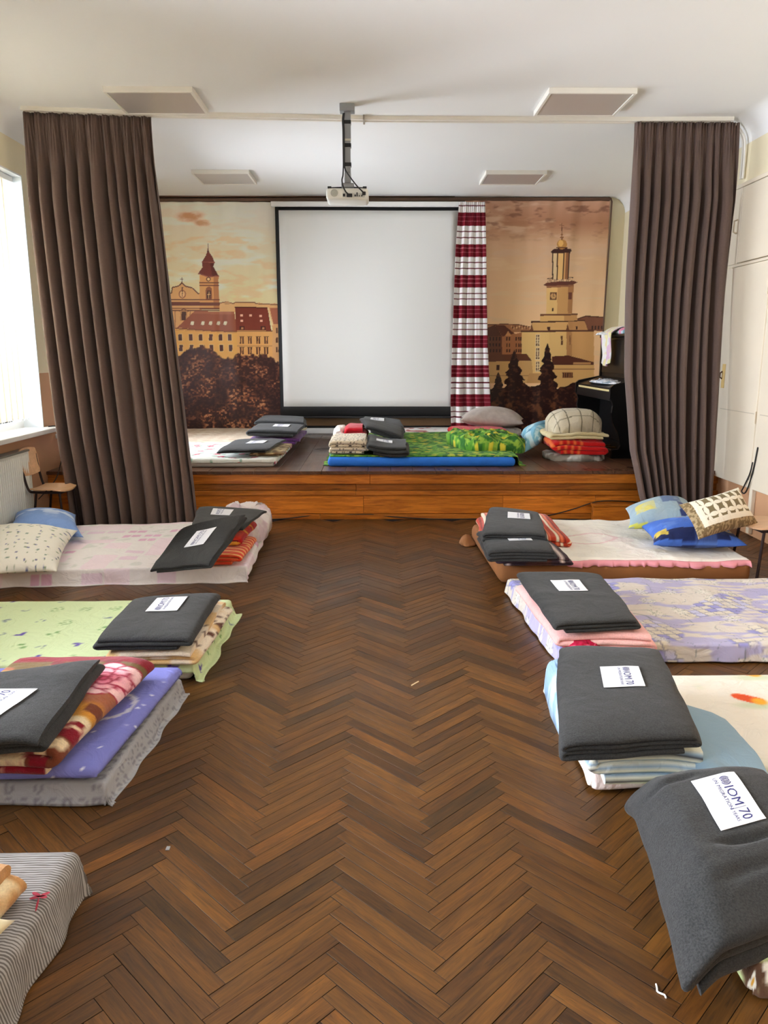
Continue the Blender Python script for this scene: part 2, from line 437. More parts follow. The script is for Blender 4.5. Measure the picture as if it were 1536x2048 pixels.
# ---- windows
M_frame = material('window_frame_white', (240, 241, 240), 0.35)
def glass_mat():
    m, nt, b = nodes('window_glass'); N = nt.nodes; L = nt.links
    out = [n for n in N if n.type == 'OUTPUT_MATERIAL'][0]
    tr = N.new('ShaderNodeBsdfTransparent'); gl = N.new('ShaderNodeBsdfGlossy'); gl.inputs['Roughness'].default_value = 0.02
    fr = N.new('ShaderNodeFresnel'); mx = N.new('ShaderNodeMixShader'); L.new(fr.outputs[0], mx.inputs[0]); L.new(tr.outputs[0], mx.inputs[1]); L.new(gl.outputs[0], mx.inputs[2])
    L.new(mx.outputs[0], out.inputs[0]); return m
M_glass = glass_mat()
for i, (a, b, c, d) in enumerate(WINDOWS):
    w = thing('window_%d' % (i + 1), 'white framed window in the cream wall', None, (XL - 0.2, (a + b) / 2, c), kind='structure')
    fr = MB(); t = 0.06; x0, x1 = XL - 0.24, XL - 0.17
    fr.box(x0, x1, a, b, c, c + t).box(x0, x1, a, b, d - t, d).box(x0, x1, a, a + t, c + t, d - t).box(x0, x1, b - t, b, c + t, d - t)
    mid = [(a + (b - a) * k / 3) for k in (1, 2)]
    for m_ in mid: fr.box(x0, x1, m_ - 0.035, m_ + 0.035, c + t, d - t)
    fr.obj('window_frame', M_frame, w)
    ed = [a + t] + mid + [b - t]
    for k in range(3): MB().box(XL - 0.21, XL - 0.204, ed[k] + 0.03, ed[k + 1] - 0.03, c + t, d - t).obj('pane', M_glass, w)
    rv = MB(); rv.box(XL - 0.17, XL + 0.002, b - 0.012, b + 0.0, c, d).box(XL - 0.17, XL + 0.002, a, a + 0.012, c, d).box(XL - 0.17, XL + 0.002, a, b, d - 0.012, d)
    rv.obj('reveal', M_reveal, w)
    MB().rbox(XL - 0.17, XL + 0.13, a - 0.12, b + 0.12, c - 0.035, c + 0.004, 0.008).obj('window_sill', material('sill_white', (226, 226, 222), 0.4, var=0.05, vscale=8), w)

# ---- stage
M_stage = wood_uv('dark_stage_boards', (62, 38, 25), (106, 70, 48), rough=0.30, scale=(2.0, 40.0), spec=0.5)
M_fasc = wood_uv('amber_varnished_wood', (150, 78, 14), (214, 128, 40), rough=0.36, scale=(2.2, 30.0), spec=0.45)
stage = thing('stage', 'low wooden stage with dark boards and amber varnished front', None, (0, STAGE_Y, 0), kind='structure')
rs = random.Random(11)
MB().box(XL, XR, STAGE_Y + 0.03, YB, 0.0, STAGE_Z - 0.03).obj('stage_core', material('stage_core_wood', (40, 26, 18), 0.8), stage)
x = XL
while x < XR - 0.01:
    w = min(0.205 + rs.uniform(-0.012, 0.012), XR - x)
    t = rs.uniform(0.8, 1.2); cut = rs.uniform(STAGE_Y + 0.9, YB - 0.8)
    for (ya, yb) in ((STAGE_Y - 0.02, cut - 0.001), (cut + 0.001, YB)):
        t2 = t * rs.uniform(0.9, 1.1)
        board_part('stage_plank', x + 0.0015, x + w - 0.0015, ya, yb, STAGE_Z - 0.03, STAGE_Z + rs.uniform(-0.001, 0.0005), M_stage, stage, along=1, tone=(t2, t2, t2), bev=0.002, rnd=rs.random())
    x += w
XS0 = XL
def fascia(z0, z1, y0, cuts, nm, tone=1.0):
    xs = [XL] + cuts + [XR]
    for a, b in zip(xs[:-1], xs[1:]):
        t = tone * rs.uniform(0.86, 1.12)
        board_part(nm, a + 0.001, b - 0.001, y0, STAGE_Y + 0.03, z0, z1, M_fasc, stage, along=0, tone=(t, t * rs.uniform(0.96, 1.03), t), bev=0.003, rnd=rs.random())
px_x = lambda px, y: aty(px, 1000, y)[0]
fascia(0.325, STAGE_Z - 0.03, STAGE_Y + 0.0, [px_x(740, STAGE_Y), 1.3], 'fascia_board', 0.95)
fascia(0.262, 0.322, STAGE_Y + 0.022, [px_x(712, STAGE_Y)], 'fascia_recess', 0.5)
fascia(0.222, 0.26, STAGE_Y - 0.022, [px_x(712, STAGE_Y), 1.75], 'fascia_moulding', 0.85)
fascia(0.048, 0.22, STAGE_Y - 0.004, [-1.9, px_x(727, STAGE_Y), 1.15, 2.0], 'fascia_board', 1.08)
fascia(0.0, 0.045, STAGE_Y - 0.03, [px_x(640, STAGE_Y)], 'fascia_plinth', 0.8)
step = thing('wooden_step', 'small amber wooden step box against the stage front beside the curtain', 'step', (2.5, 6.86, 0))
board_part('step_front', 1.96, 3.05, 6.825, 6.845, 0.0, 0.13, M_fasc, step, 0, (1.0, 1.0, 1.0), rnd=0.3)
board_part('step_top', 1.95, 3.05, 6.815, 6.897, 0.13, 0.152, M_fasc, step, 0, (0.85, 0.85, 0.85), rnd=0.8)
board_part('step_side', 1.96, 1.985, 6.846, 6.897, 0.0, 0.13, M_fasc, step, 1, (0.8, 0.8, 0.8), rnd=0.1)

# ---- cord along the stage front
pts = [(540, 1040, 6.88), (575, 1037, 6.885), (625, 1031, 6.905), (680, 1030, 6.905), (740, 1029, 6.905), (765, 1032, 6.905), (860, 1038, 6.885), (960, 1038, 6.885), (1060, 1036, 6.885), (1110, 1028, 6.90), (1150, 1017, 6.90), (1195, 1003, 6.90), (1240, 1002, 6.90), (1290, 1006, 6.90)]
def smooth_pts(P, n=6):
    P = [np.array(p, float) for p in P]; out = []
    for i in range(len(P) - 1):
        p0, p1, p2, p3 = P[max(i - 1, 0)], P[i], P[i + 1], P[min(i + 2, len(P) - 1)]
        for k in range(n):
            t = k / n
            out.append(0.5 * ((2 * p1) + (-p0 + p2) * t + (2 * p0 - 5 * p1 + 4 * p2 - p3) * t * t + (-p0 + 3 * p1 - 3 * p2 + p3) * t ** 3))
    out.append(P[-1]); return [tuple(o) for o in out]
cp = []
for px, py, y in pts:
    p = aty(px, py, y); p[2] = max(p[2], 0.006); cp.append(p)
props(MB().tube(smooth_pts(cp), 0.005, 6).obj('power_cord', M_cable, smooth=True), 'thin black cord running along the amber stage front', 'cord')

# ---- built-in cupboard on the wall
M_cup = material('cream_cupboard_paint', (226, 214, 192), 0.5, var=0.03, vscale=3)
cup = thing('wall_cupboard', 'tall cream painted cupboard doors built into the wall by the curtain', 'cupboard', (XR - 0.02, 6.3, 0.385))
x0, x1 = XR - 0.035, XR - 0.001
MB().rbox(x0, x1, 6.960, 7.050, 0.385, 2.22, 0.004).obj('door_frame', M_cup, cup)
MB().rbox(x0, x1, 6.880, 7.050, 2.245, 2.865, 0.004).obj('side_panel', M_cup, cup)
MB().rbox(x0 + 0.006, x1, 5.240, 7.050, 2.221, 2.244, 0.002).obj('rail', M_cup, cup)
MB().rbox(x0 - 0.006, x1, 5.240, 7.060, 2.866, 2.90, 0.004).obj('top_moulding', M_cup, cup)
for (a, b) in ((6.260, 6.955), (5.460, 6.220)):
    d = MB().rbox(x0 - 0.008, x1, a, b, 0.395, 2.215, 0.006).obj('door', M_cup, cup)
    MB().box(x0 - 0.0095, x0 - 0.0078, a + 0.03, b - 0.03, 1.005, 1.012).obj('door_seam', material('seam_shadow_paint', (196, 184, 162), 0.6), d)
    if b > 6.5:
        MB().rbox(x0 - 0.012, x0 - 0.007, b - 0.07, b - 0.01, 1.19, 1.40, 0.002).obj('worn_patch', material('yellowed_paint', (222, 190, 120), 0.6), d)
        MB().tube([(x0 - 0.012, b - 0.02, 1.27), (x0 - 0.03, b - 0.018, 1.285), (x0 - 0.03, b - 0.018, 1.32), (x0 - 0.012, b - 0.02, 1.335)], 0.006, 8).obj('handle', material('rusty_metal', (84, 52, 30), 0.5, metal=0.6), d, True)
        for z in (0.98, 2.0): MB().tube([(x0 - 0.012, a + 0.0, z - 0.05), (x0 - 0.012, a + 0.0, z + 0.05)], 0.007, 8).obj('hinge', M_cup, d, True)
for (a, b) in ((6.260, 6.860), (5.460, 6.220)):
    d = MB().rbox(x0 - 0.006, x1, a, b, 2.25, 2.862, 0.006).obj('upper_door', M_cup, cup)
    if b > 6.5:
        MB().tube([(x0 - 0.006, 6.920, 2.50), (x0 - 0.03, 6.920, 2.51), (x0 - 0.03, 6.920, 2.60), (x0 - 0.006, 6.920, 2.61)], 0.008, 8).obj('handle', M_cup, d, True)
MB().rbox(x0, x1, 6.210, 6.260, 0.02, 2.865, 0.004).obj('door_post', M_cup, cup)
props(MB().tube(smooth_pts([(XR - 0.05, 6.220, 0.62), (XR - 0.05, 6.250, 0.52), (XR - 0.055, 6.320, 0.40), (XR - 0.055, 6.350, 0.355), (XR - 0.05, 6.310, 0.345), (XR - 0.05, 6.260, 0.40), (XR - 0.05, 6.200, 0.55), (XR - 0.05, 6.160, 0.75)]), 0.006, 6).obj('black_cord', M_cable, smooth=True), 'black cord looped below the cream cupboard door', 'cord')

# ================================================================== CLOTH BUILDERS
def quad(*c):
    """corners NL, NR, FR, FL given as (px, py, z): where the photograph shows them at the height they lie at"""
    return np.array([atz(*p) for p in c])
def bil(Q, u, v):
    u = np.asarray(u)[..., None]; v = np.asarray(v)[..., None]
    return Q[0] * (1 - u) * (1 - v) + Q[1] * u * (1 - v) + Q[2] * u * v + Q[3] * (1 - u) * v
def qsize(Q):
    return (np.linalg.norm(Q[1] - Q[0]) + np.linalg.norm(Q[2] - Q[3])) / 2, (np.linalg.norm(Q[3] - Q[0]) + np.linalg.norm(Q[2] - Q[1])) / 2

def folded(name, Q, T, n, mat, parent=None, paint=None, seed=0, wr=0.006, wf=5.0, sag=None, nv=26, flip=False, puff=0.0, rag=1.0, m=22):
    """A blanket folded n times: a thick ribbon zig-zagging in layers, swept across; Q is the top face."""
    rng = np.random.default_rng(seed); Lu, Lv = qsize(Q); t = T / n; h = t * 0.48
    pu, pz, nx, nz, lay = [], [], [], [], []
    for i in range(n):
        z = (i + 0.5) * t; r = t / 2
        a, b = r + rng.uniform(0, 0.012) * rag, Lu - r - rng.uniform(0, 0.012) * rag
        d = 1 if ((i + n + (1 if flip else 0)) % 2) else -1
        us = np.linspace(a, b, m) if d > 0 else np.linspace(b, a, m)
        if i == 0 and n > 1: us = us[2:]
        for u in us: pu.append(u); pz.append(z); nx.append(0.0); nz.append(1.0 * d); lay.append(i)
        if i < n - 1:
            e = us[-1]
            for k in range(1, 7):
                an = -math.pi / 2 + math.pi * k / 7
                pu.append(e + d * r * math.cos(an)); pz.append(z + r + r * math.sin(an)); nx.append(-d * math.cos(an) * d); nz.append(-math.sin(an) * d); lay.append(i + k / 7)
    pu, pz, nx, nz, lay = map(np.array, (pu, pz, nx, nz, lay))
    # normals from the path itself
    tx = np.gradient(pu); tz = np.gradient(pz); l = np.hypot(tx, tz) + 1e-9; nx, nz = -tz / l, tx / l
    vs = np.concatenate([[0.0, 0.006, 0.02], np.linspace(0.05, 0.95, nv), [0.98, 0.994, 1.0]])
    sc = np.ones(len(vs)); sc[0] = sc[-1] = 0.35; sc[1] = sc[-2] = 0.8
    jit = [rng.uniform(-0.012, 0.012) * rag for _ in range(n + 1)]; jit2 = [rng.uniform(-0.012, 0.012) * rag for _ in range(n + 1)]
    li = np.clip(lay, 0, n - 1); j0 = np.interp(li, range(n + 1), jit); j1 = np.interp(li, range(n + 1), jit2)
    M = len(pu); rings = []
    for v, s in zip(vs, sc):
        U = np.concatenate([pu + nx * h * s, (pu - nx * h * s)[::-1]]); Z = np.concatenate([pz + nz * h * s, (pz - nz * h * s)[::-1]])
        jj = (j0 * (1 - v) + j1 * v) / Lv; Vv = v + np.concatenate([jj, jj[::-1]]) * 0.8
        rings.append(np.stack([U / Lu, Vv, Z], -1))
    R = np.array(rings)                       # [nv, 2M, 3]
    u, v, z = R[..., 0], R[..., 1], R[..., 2]
    P = bil(Q, u, v)
    w = wrinkle(u * Lu, v * Lv, seed, wf) * wr * (0.35 + 0.65 * z / T)
    pf = puff * np.clip(1 - (2 * u - 1) ** 4, 0, 1) * np.clip(1 - (2 * v - 1) ** 4, 0, 1) * z / T
    P[..., 2] += z - T + w + pf + (sag(u, v) if sag else 0)
    crown = -0.014 * (np.abs(2 * u - 1) ** 5 + np.abs(2 * v - 1) ** 6) * z / T; P[..., 2] += crown
    P[..., 0] += 0.016 * (fbm(u * 2.5 + seed, v * 2.5, seed, 2) - 0.5); P[..., 1] += 0.022 * (fbm(u * 2.5, v * 2.5 + seed, seed + 6, 2) - 0.5)
    side = 0.008 * (vnoise(u * Lu * 9 + v * Lv * 9, z * 55, seed) - 0.5)
    P[..., 0] += side; P[..., 1] += side * 0.7
    K = 2 * M; nr = len(vs); i = np.arange(nr - 1)[:, None] * K; k = np.arange(K)[None, :]; k2 = (k + 1) % K
    Fq = np.stack([i + k, i + k2, i + K + k2, i + K + k], -1).reshape(-1, 4)
    c = np.arange(M - 1); cap0 = np.stack([c + 1, c, K - 1 - c, K - 2 - c], -1); cap1 = cap0[:, ::-1] + (nr - 1) * K
    Fc = np.concatenate([Fq, cap0, cap1])
    cols = None
    if paint is not None:
        # cloth coordinate runs along the ribbon, so the print follows the folds
        arc = np.concatenate([[0], np.cumsum(np.hypot(np.diff(pu), np.diff(pz)))]); arc = arc[-1] - arc
        A = np.concatenate([arc, arc[::-1]])[None, :] + np.zeros_like(u)
        cols = lin(paint(A, v * Lv, u * Lu, z)).reshape(-1, 3)
    o = obj(name, P.reshape(-1, 3), Fc, mat, parent, True, cols=cols)
    o.data.set_sharp_from_angle(angle=1.2)
    def top(uu, vv):
        p = bil(Q, uu, vv); pf = puff * np.clip(1 - (2 * uu - 1) ** 4, 0, 1) * np.clip(1 - (2 * vv - 1) ** 4, 0, 1)
        p[..., 2] += wrinkle(uu * Lu, vv * Lv, seed, wf) * wr + (sag(uu, vv) if sag else 0) + pf - 0.014 * (np.abs(2 * uu - 1) ** 5 + np.abs(2 * vv - 1) ** 6); return p
    return o, top, Lu, Lv

def wrinkle(x, y, seed, f=5.0):
    a = seed * 1.7; c, s = math.cos(a), math.sin(a); X, Y = x * c - y * s, x * s + y * c
    return (ridge(X * f * 0.55 + fbm(x * f, y * f, seed) * 0.7, Y * f * 0.22, seed, 2) - 0.45) * 1.3 + (fbm(X * f * 1.4, Y * f * 1.1, seed + 5, 2) - 0.5) * 0.7

def pillow(name, Q, T, mat, parent=None, paint=None, seed=0, wr=0.012, n=44, flat=0.35):
    """A stuffed pillow: Q is the mid-plane outline; corners run out to points, faces swell."""
    Lu, Lv = qsize(Q); g = np.linspace(-1, 1, n); U, V = np.meshgrid(g, g, indexing='ij')
    U = np.sign(U) * np.abs(U) ** 0.9; V = np.sign(V) * np.abs(V) ** 0.9
    hgt = np.clip((1 - np.abs(U) ** 2.4), 0, 1) ** 0.55 * np.clip((1 - np.abs(V) ** 2.4), 0, 1) ** 0.55
    inx = 1 - 0.10 * (1 - V ** 2); iny = 1 - 0.10 * (1 - U ** 2)
    u = 0.5 + 0.5 * U * inx * 1.03; v = 0.5 + 0.5 * V * iny * 1.03
    e = np.cross(Q[1] - Q[0], Q[3] - Q[0]); e /= np.linalg.norm(e)
    w = wrinkle(u * Lu, v * Lv, seed, 7) * wr * np.clip(hgt * 2, 0, 1)
    B = bil(Q, u, v); top = B + e * ((hgt * T * (1 - flat)) + w)[..., None]; bot = B - e * ((hgt * T * flat) + w * 0.3)[..., None]
    Vt = np.concatenate([top.reshape(-1, 3), bot.reshape(-1, 3)]); N = n * n
    idx = np.arange(N).reshape(n, n); bd = np.zeros((n, n), bool); bd[0] = bd[-1] = True; bd[:, 0] = bd[:, -1] = True
    remap = np.arange(2 * N); remap[N:][bd.ravel()] = idx[bd]
    Fc = np.concatenate([grid_faces(n, n), remap[grid_faces(n, n, N, True)]])
    cols = None
    if paint is not None:
        c = lin(paint(u * Lu, v * Lv)); cols = np.concatenate([c.reshape(-1, 3)] * 2)
    used = np.unique(Fc); mp = -np.ones(2 * N, int); mp[used] = np.arange(len(used))
    return obj(name, Vt[used], mp[Fc], mat, parent, True, cols=None if cols is None else cols[used])

def heap(name, Q, T, mat, parent=None, paint=None, seed=0, wr=0.03, wf=6.0, n=56, p=2.6, stretch=(1, 1), floor_z=None):
    """A crumpled or bundled cloth: domed footprint Q with deep folds; rests on the plane of Q."""
    Lu, Lv = qsize(Q); g = np.linspace(-1, 1, n); U, V = np.meshgrid(g, g, indexing='ij')
    # square to rounded footprint
    x = U * np.sqrt(1 - 0.36 * V ** 2); y = V * np.sqrt(1 - 0.36 * U ** 2)
    r = np.maximum(np.abs(U), np.abs(V)); r = 0.5 * r + 0.5 * np.clip(np.hypot(U, V) / 1.25, 0, 1)
    u = 0.5 + 0.5 * x; v = 0.5 + 0.5 * y
    ed = fbm(np.arctan2(V, U) * 2.2 + 9, r * 0.5, seed + 2, 3) - 0.5
    s = 1 + ed * 0.16 * r; u = 0.5 + (u - 0.5) * s; v = 0.5 + (v - 0.5) * s
    dome = np.clip(1 - r ** p, 0, 1) ** (1 / 1.8)
    X, Y = u * Lu * stretch[0], v * Lv * stretch[1]
    q = fbm(X * wf, Y * wf, seed, 3)
    w = (ridge(X * wf + q * 1.5, Y * wf + q * 1.2, seed, 3) - 0.5) * wr * np.clip(dome * 1.6, 0.0, 1)
    B = bil(Q, u, v); P = B.copy(); P[..., 2] += np.maximum(dome * T + w, 0.004 * dome)
    P[..., 0] += (vnoise(X * wf * 1.7, Y * wf, seed + 9) - 0.5) * wr * 0.9 * dome; P[..., 1] += (vnoise(X * wf, Y * wf * 1.7, seed + 8) - 0.5) * wr * 0.9 * dome
    bot = B.copy(); bot[..., 2] -= 0.001
    N = n * n; Fs = [grid_faces(n, n), grid_faces(n, n, N, True)]
    rim = np.concatenate([np.arange(n) * n, (n - 1) * n + np.arange(1, n), np.arange(n - 2, -1, -1) * n + n - 1, np.arange(n - 2, -1, -1)])
    Fs.append(np.stack([rim[:-1], rim[:-1] + N, rim[1:] + N, rim[1:]], -1))
    cols = None
    wv = V ** 2 / (U ** 2 + V ** 2 + 1e-9); hang = T * (1 - dome)      # cloth length running down the sides
    if paint is not None: cols = np.concatenate([lin(paint(u * Lu + np.sign(U) * hang * (1 - wv), v * Lv + np.sign(V) * hang * wv)).reshape(-1, 3)] * 2)
    return obj(name, np.concatenate([P.reshape(-1, 3), bot.reshape(-1, 3)]), np.concatenate(Fs), mat, parent, True, cols=cols)

def drape(name, Q, ztop, mat, drops=(0.1, 0.1, 0.1, 0.1), z0=0.004, parent=None, paint=None, seed=0, wr=0.006, wf=4.0, t=0.004, res=0.011, hem=0.02, gap=0.012, flare=0.25, extra=None, fl=None):
    """A sheet laid over a mattress top Q (z ignored) at ztop and hanging over sides near, right, far, left by 'drops'."""
    Lu, Lv = qsize(Q)
    dn, dr, df, dl = drops
    us = np.arange(-dl, Lu + dr + res, res); vs = np.arange(-dn, Lv + df + res, res)
    U, V = np.meshgrid(us, vs, indexing='ij')
    S, Tt = U.copy(), V.copy()
    # wavy hem: shorten the overhang unevenly
    k = 1 - hem / 0.1 * 0.5 * fbm(U * 5 + V * 5, U * 2 - V * 2, seed + 4, 2)
    ou = np.where(U < 0, U, np.where(U > Lu, U - Lu, 0)) * k; ov = np.where(V < 0, V, np.where(V > Lv, V - Lv, 0)) * k
    d = np.maximum(np.abs(ou), np.abs(ov)); cu, cv = np.clip(U, 0, Lu), np.clip(V, 0, Lv)
    hy = np.hypot(ou, ov) + 1e-9; dirx = np.where(d > 0, ou / hy, 0); diry = np.where(d > 0, ov / hy, 0)
    r = gap; arc = r * math.pi / 2
    a = np.clip(d / arc, 0, 1) * math.pi / 2
    out = r * np.sin(a); dz = r * (1 - np.cos(a)); rest = np.maximum(d - arc, 0)
    room = max(ztop - z0 - r, 0.001); fall = np.minimum(rest, room); exc = rest - fall
    wob = (np.sin((U * dirx * 0 + (U * np.abs(diry) + V * np.abs(dirx)) * 21 + seed + 5 * fbm(U * 3, V * 3, seed, 2))) * 0.5 + (fbm(U * 6 + 3, V * 6, seed + 1, 2) - 0.5) * 2)
    out = out + fall * flare * (0.35 + 0.3 * wob) + exc * 0.95
    dz = dz + fall
    e1 = (Q[1] - Q[0]); e1 = e1 / np.linalg.norm(e1); e2 = (Q[3] - Q[0]); e2 = e2 / np.linalg.norm(e2)
    P = bil(Q, cu / Lu, cv / Lv); P[..., 2] = ztop
    P += e1 * (dirx * out)[..., None] + e2 * (diry * out)[..., None]
    P[..., 2] -= dz
    w = wrinkle(S, Tt, seed, wf) * wr; P[..., 2] += np.where(d > 0, np.clip(w, -0.001, 1) * 0.5, w + wr * 0.3)
    if extra is not None: P[..., 2] += extra(cu / Lu, cv / Lv) * np.clip(1 - dz / 0.05, 0, 1)
    P[..., 2] = np.maximum(P[..., 2], z0)
    Vt, Fc = thick(P, t)
    cols = None
    if paint is not None:
        c = lin(paint(S, Tt)).reshape(-1, 3); cols = np.concatenate([c, c])
    uv = np.stack([S, Tt], -1).reshape(-1, 2)
    return obj(name, Vt, Fc, mat, parent, True, cols=cols, uvs=np.concatenate([uv, uv]))

def mattress(name, Q, z0, z1, mat, label, r=0.03, inset=0.0, group=None, seed=0):
    """Thin foam mattress: a rounded slab whose top outline is Q."""
    Lu, Lv = qsize(Q)
    mb = MB().rbox(inset, Lu - inset, inset, Lv - inset, z0, z1, min(r, (z1 - z0) * 0.45), 3)
    V = np.array(mb.V); P = bil(Q, V[:, 0] / Lu, V[:, 1] / Lv); P[:, 2] = V[:, 2]
    o = obj(name, P, mb.F, mat, None, True)
    o.data.set_sharp_from_angle(angle=1.3)
    return props(o, label, 'mattress', group)

# ---- prints: functions of cloth coordinates in metres returning sRGB
def base(x, c): return np.ones(np.shape(x) + (3,)) * np.array(c, float)
def mixc(A, m, c):
    m = np.clip(m, 0, 1)[..., None]; return A * (1 - m) + np.array(c, float) * m
def disc(x, y, cx, cy, r, soft=0.25, ax=1.0, rot=0.0):
    dx, dy = x - cx, y - cy; c, s = math.cos(rot), math.sin(rot)
    d = np.hypot(dx * c + dy * s, (-dx * s + dy * c) / ax); return 1 - sstep(r * (1 - soft), r * (1 + soft), d)
def rect(x, y, x0, x1, y0, y1): return ((x > x0) & (x < x1) & (y > y0) & (y < y1)).astype(float)
def flower(x, y, cx, cy, r, n, rot=0.0):
    dx, dy = x - cx, y - cy; d = np.hypot(dx, dy); a = np.arctan2(dy, dx) + rot
    return 1 - sstep(r * 0.85, r * 1.1, d / (0.62 + 0.38 * np.abs(np.cos(a * n / 2))))

M_wool = material('dark_grey_wool', (40, 40, 39), 0.78, var=0.5, vscale=210, bump=0.5, bscale=330, sheen=0.11, spec=0.35, soft=0.22, sscale=7.0, vlo=0.36, vhi=0.64)
M_cloth = material('printed_cotton', None, 0.85, vc=True, bump=0.12, bscale=500, spec=0.2, sheen=0.05, soft=0.45, sscale=8.0)
M_plush = material('printed_plush', None, 0.95, vc=True, var=0.10, vscale=160, bump=0.5, bscale=260, spec=0.1, sheen=0.2, soft=0.3, sscale=10.0)
M_card = material('white_label_card', (240, 240, 243), 0.6)
M_ink = material('navy_ink', (40, 40, 110), 0.6)

# ---- lettering of the label cards (flat text laid out in card coordinates, metres)
def text_mesh(body, size, x, y, align='LEFT', sx=1.0):
    cu = bpy.data.curves.new('lettering', 'FONT'); cu.body = body; cu.size = size; cu.resolution_u = 2; cu.align_x = align
    o = bpy.data.objects.new('lettering', cu); COL.objects.link(o)
    dg = bpy.context.evaluated_depsgraph_get(); me = bpy.data.meshes.new_from_object(o.evaluated_get(dg))
    V = [(v.co.x * sx + x, v.co.y + y) for v in me.vertices]; Fc = [list(p.vertices) for p in me.polygons]
    bpy.data.objects.remove(o); bpy.data.curves.remove(cu); bpy.data.meshes.remove(me)
    return V, Fc
def card_art():
    V, Fc = [], []
    def add(v, f):
        n = len(V); V.extend(v); Fc.extend([[i + n for i in g] for g in f])
    def arcband(cx, cy, r0, r1, a0, a1, n=20, ax=1.0):
        v = []
        for k in range(n + 1):
            a = a0 + (a1 - a0) * k / n
            v += [(cx + math.cos(a) * r0 * ax, cy + math.sin(a) * r0), (cx + math.cos(a) * r1 * ax, cy + math.sin(a) * r1)]
        add(v, [(2 * k, 2 * k + 1, 2 * k + 3, 2 * k + 2) for k in range(n)])
    # globe between two curved hands
    gx, gy = -0.073, 0.020; tau = 2 * math.pi
    arcband(gx, gy, 0.0125, 0.0142, 0, tau, 24)
    for r in (0.0045, 0.0085): arcband(gx, gy, r, r + 0.0013, 0, tau, 18)
    for ax in (0.45,): arcband(gx, gy, 0.0118, 0.0134, 0, tau, 20, ax)
    for yy in (-0.005, 0.0, 0.005): add([(gx - 0.0125, gy + yy - 0.0006), (gx + 0.0125, gy + yy - 0.0006), (gx + 0.0125, gy + yy + 0.0006), (gx - 0.0125, gy + yy + 0.0006)], [(0, 1, 2, 3)])
    arcband(gx, gy, 0.0165, 0.0195, -1.1, 1.0, 14); arcband(gx, gy, 0.0165, 0.0195, math.pi - 1.1, math.pi + 1.0, 14)
    add(*text_mesh('IOM', 0.047, -0.050, 0.0035, sx=1.0))
    add([(0.043, -0.018), (0.0445, -0.018), (0.0445, 0.036), (0.043, 0.036)], [(0, 1, 2, 3)])
    add(*text_mesh('70', 0.050, 0.050, 0.0030, sx=0.9))
    add(*text_mesh('UN MIGRATION', 0.0185, -0.0925, -0.0185, sx=1.02))
    add(*text_mesh('YEARS', 0.0165, 0.051, -0.0185, sx=0.95))
    return np.array(V), Fc
ART_V, ART_F = card_art()

def label_card(parent, top, Lu, Lv, cu, cv, tdir, upd, lt=0.205, wd_=0.14, lift=0.0045, art_up=0.006):
    """Card stuck on the blanket: tdir/upd are the text and letter-up directions in blanket (u, v) metres."""
    td = np.array(tdir, float); td /= np.linalg.norm(td); ud = np.array(upd, float); ud -= td * ud.dot(td); ud /= np.linalg.norm(ud)
    g = np.linspace(0, 1, 9); A, B = np.meshgrid(g, g, indexing='ij')
    U_, V_ = (cu + (td[0] * (A - 0.5) * lt + ud[0] * (B - 0.5) * wd_) / Lu, cv + (td[1] * (A - 0.5) * lt + ud[1] * (B - 0.5) * wd_) / Lv)
    P = top(U_, V_); P[..., 2] += lift
    V, Fc = thick(P, 0.0012)
    if np.cross(P[1, 0] - P[0, 0], P[0, 1] - P[0, 0])[2] < 0: V[len(V) // 2:, 2] -= 0.0024
    card = obj('label_card', V, Fc, M_card, parent)
    card['label'] = 'white printed paper label'
    a = ART_V[:, 0] * 0.94 * lt / 0.205; b = (ART_V[:, 1] * 0.94 + art_up) * lt / 0.205
    P = top(cu + (td[0] * a + ud[0] * b) / Lu, cv + (td[1] * a + ud[1] * b) / Lv); P[:, 2] += lift + 0.0012
    obj('lettering', P, ART_F, M_ink, card)
    return card

def grey_blanket(label, Q, T=0.08, n=4, seed=0, card=None, group='dark grey folded wool blankets', **k):
    o, top, Lu, Lv = folded('wool_blanket', Q, T, n, M_wool, seed=seed, **k)
    props(o, label, 'blanket', group)
    if card: label_card(o, top, Lu, Lv, *card[:4], **(card[4] if len(card) > 4 else {}))
    return o

# ================================================================== FIXTURES
# ---- ceiling light panels
M_panel = material('panel_frame_white', (232, 228, 218), 0.5)
M_diff = material('panel_diffuser', (182, 173, 168), 0.28, spec=0.5)
for (x0, x1, y0, y1, lb) in ((-2.0, -1.345, 6.13, 6.68, 'square ceiling light panel above the window-side brown curtain'),
                             (1.26, 1.91, 6.13, 6.70, 'square ceiling light panel above the cupboard-side brown curtain'),
                             (-1.975, -1.36, 8.74, 9.30, 'ceiling light panel over the stage above the church tower banner'),
                             (1.16, 1.81, 8.74, 9.30, 'ceiling light panel over the stage above the town hall banner')):
    p = thing('ceiling_light', lb, 'light', ((x0 + x1) / 2, (y0 + y1) / 2, ZC - 0.04), group='ceiling light panels')
    f = MB(); w = 0.022
    f.rbox(x0, x1, y0, y0 + w, ZC - 0.04, ZC, 0.003).rbox(x0, x1, y1 - w, y1, ZC - 0.04, ZC, 0.003).rbox(x0, x0 + w, y0 + w, y1 - w, ZC - 0.04, ZC, 0.003).rbox(x1 - w, x1, y0 + w, y1 - w, ZC - 0.04, ZC, 0.003)
    f.obj('frame', M_panel, p)
    MB().box(x0 + w, x1 - w, y0 + w, y1 - w, ZC - 0.034, ZC - 0.028).obj('diffuser', M_diff, p)

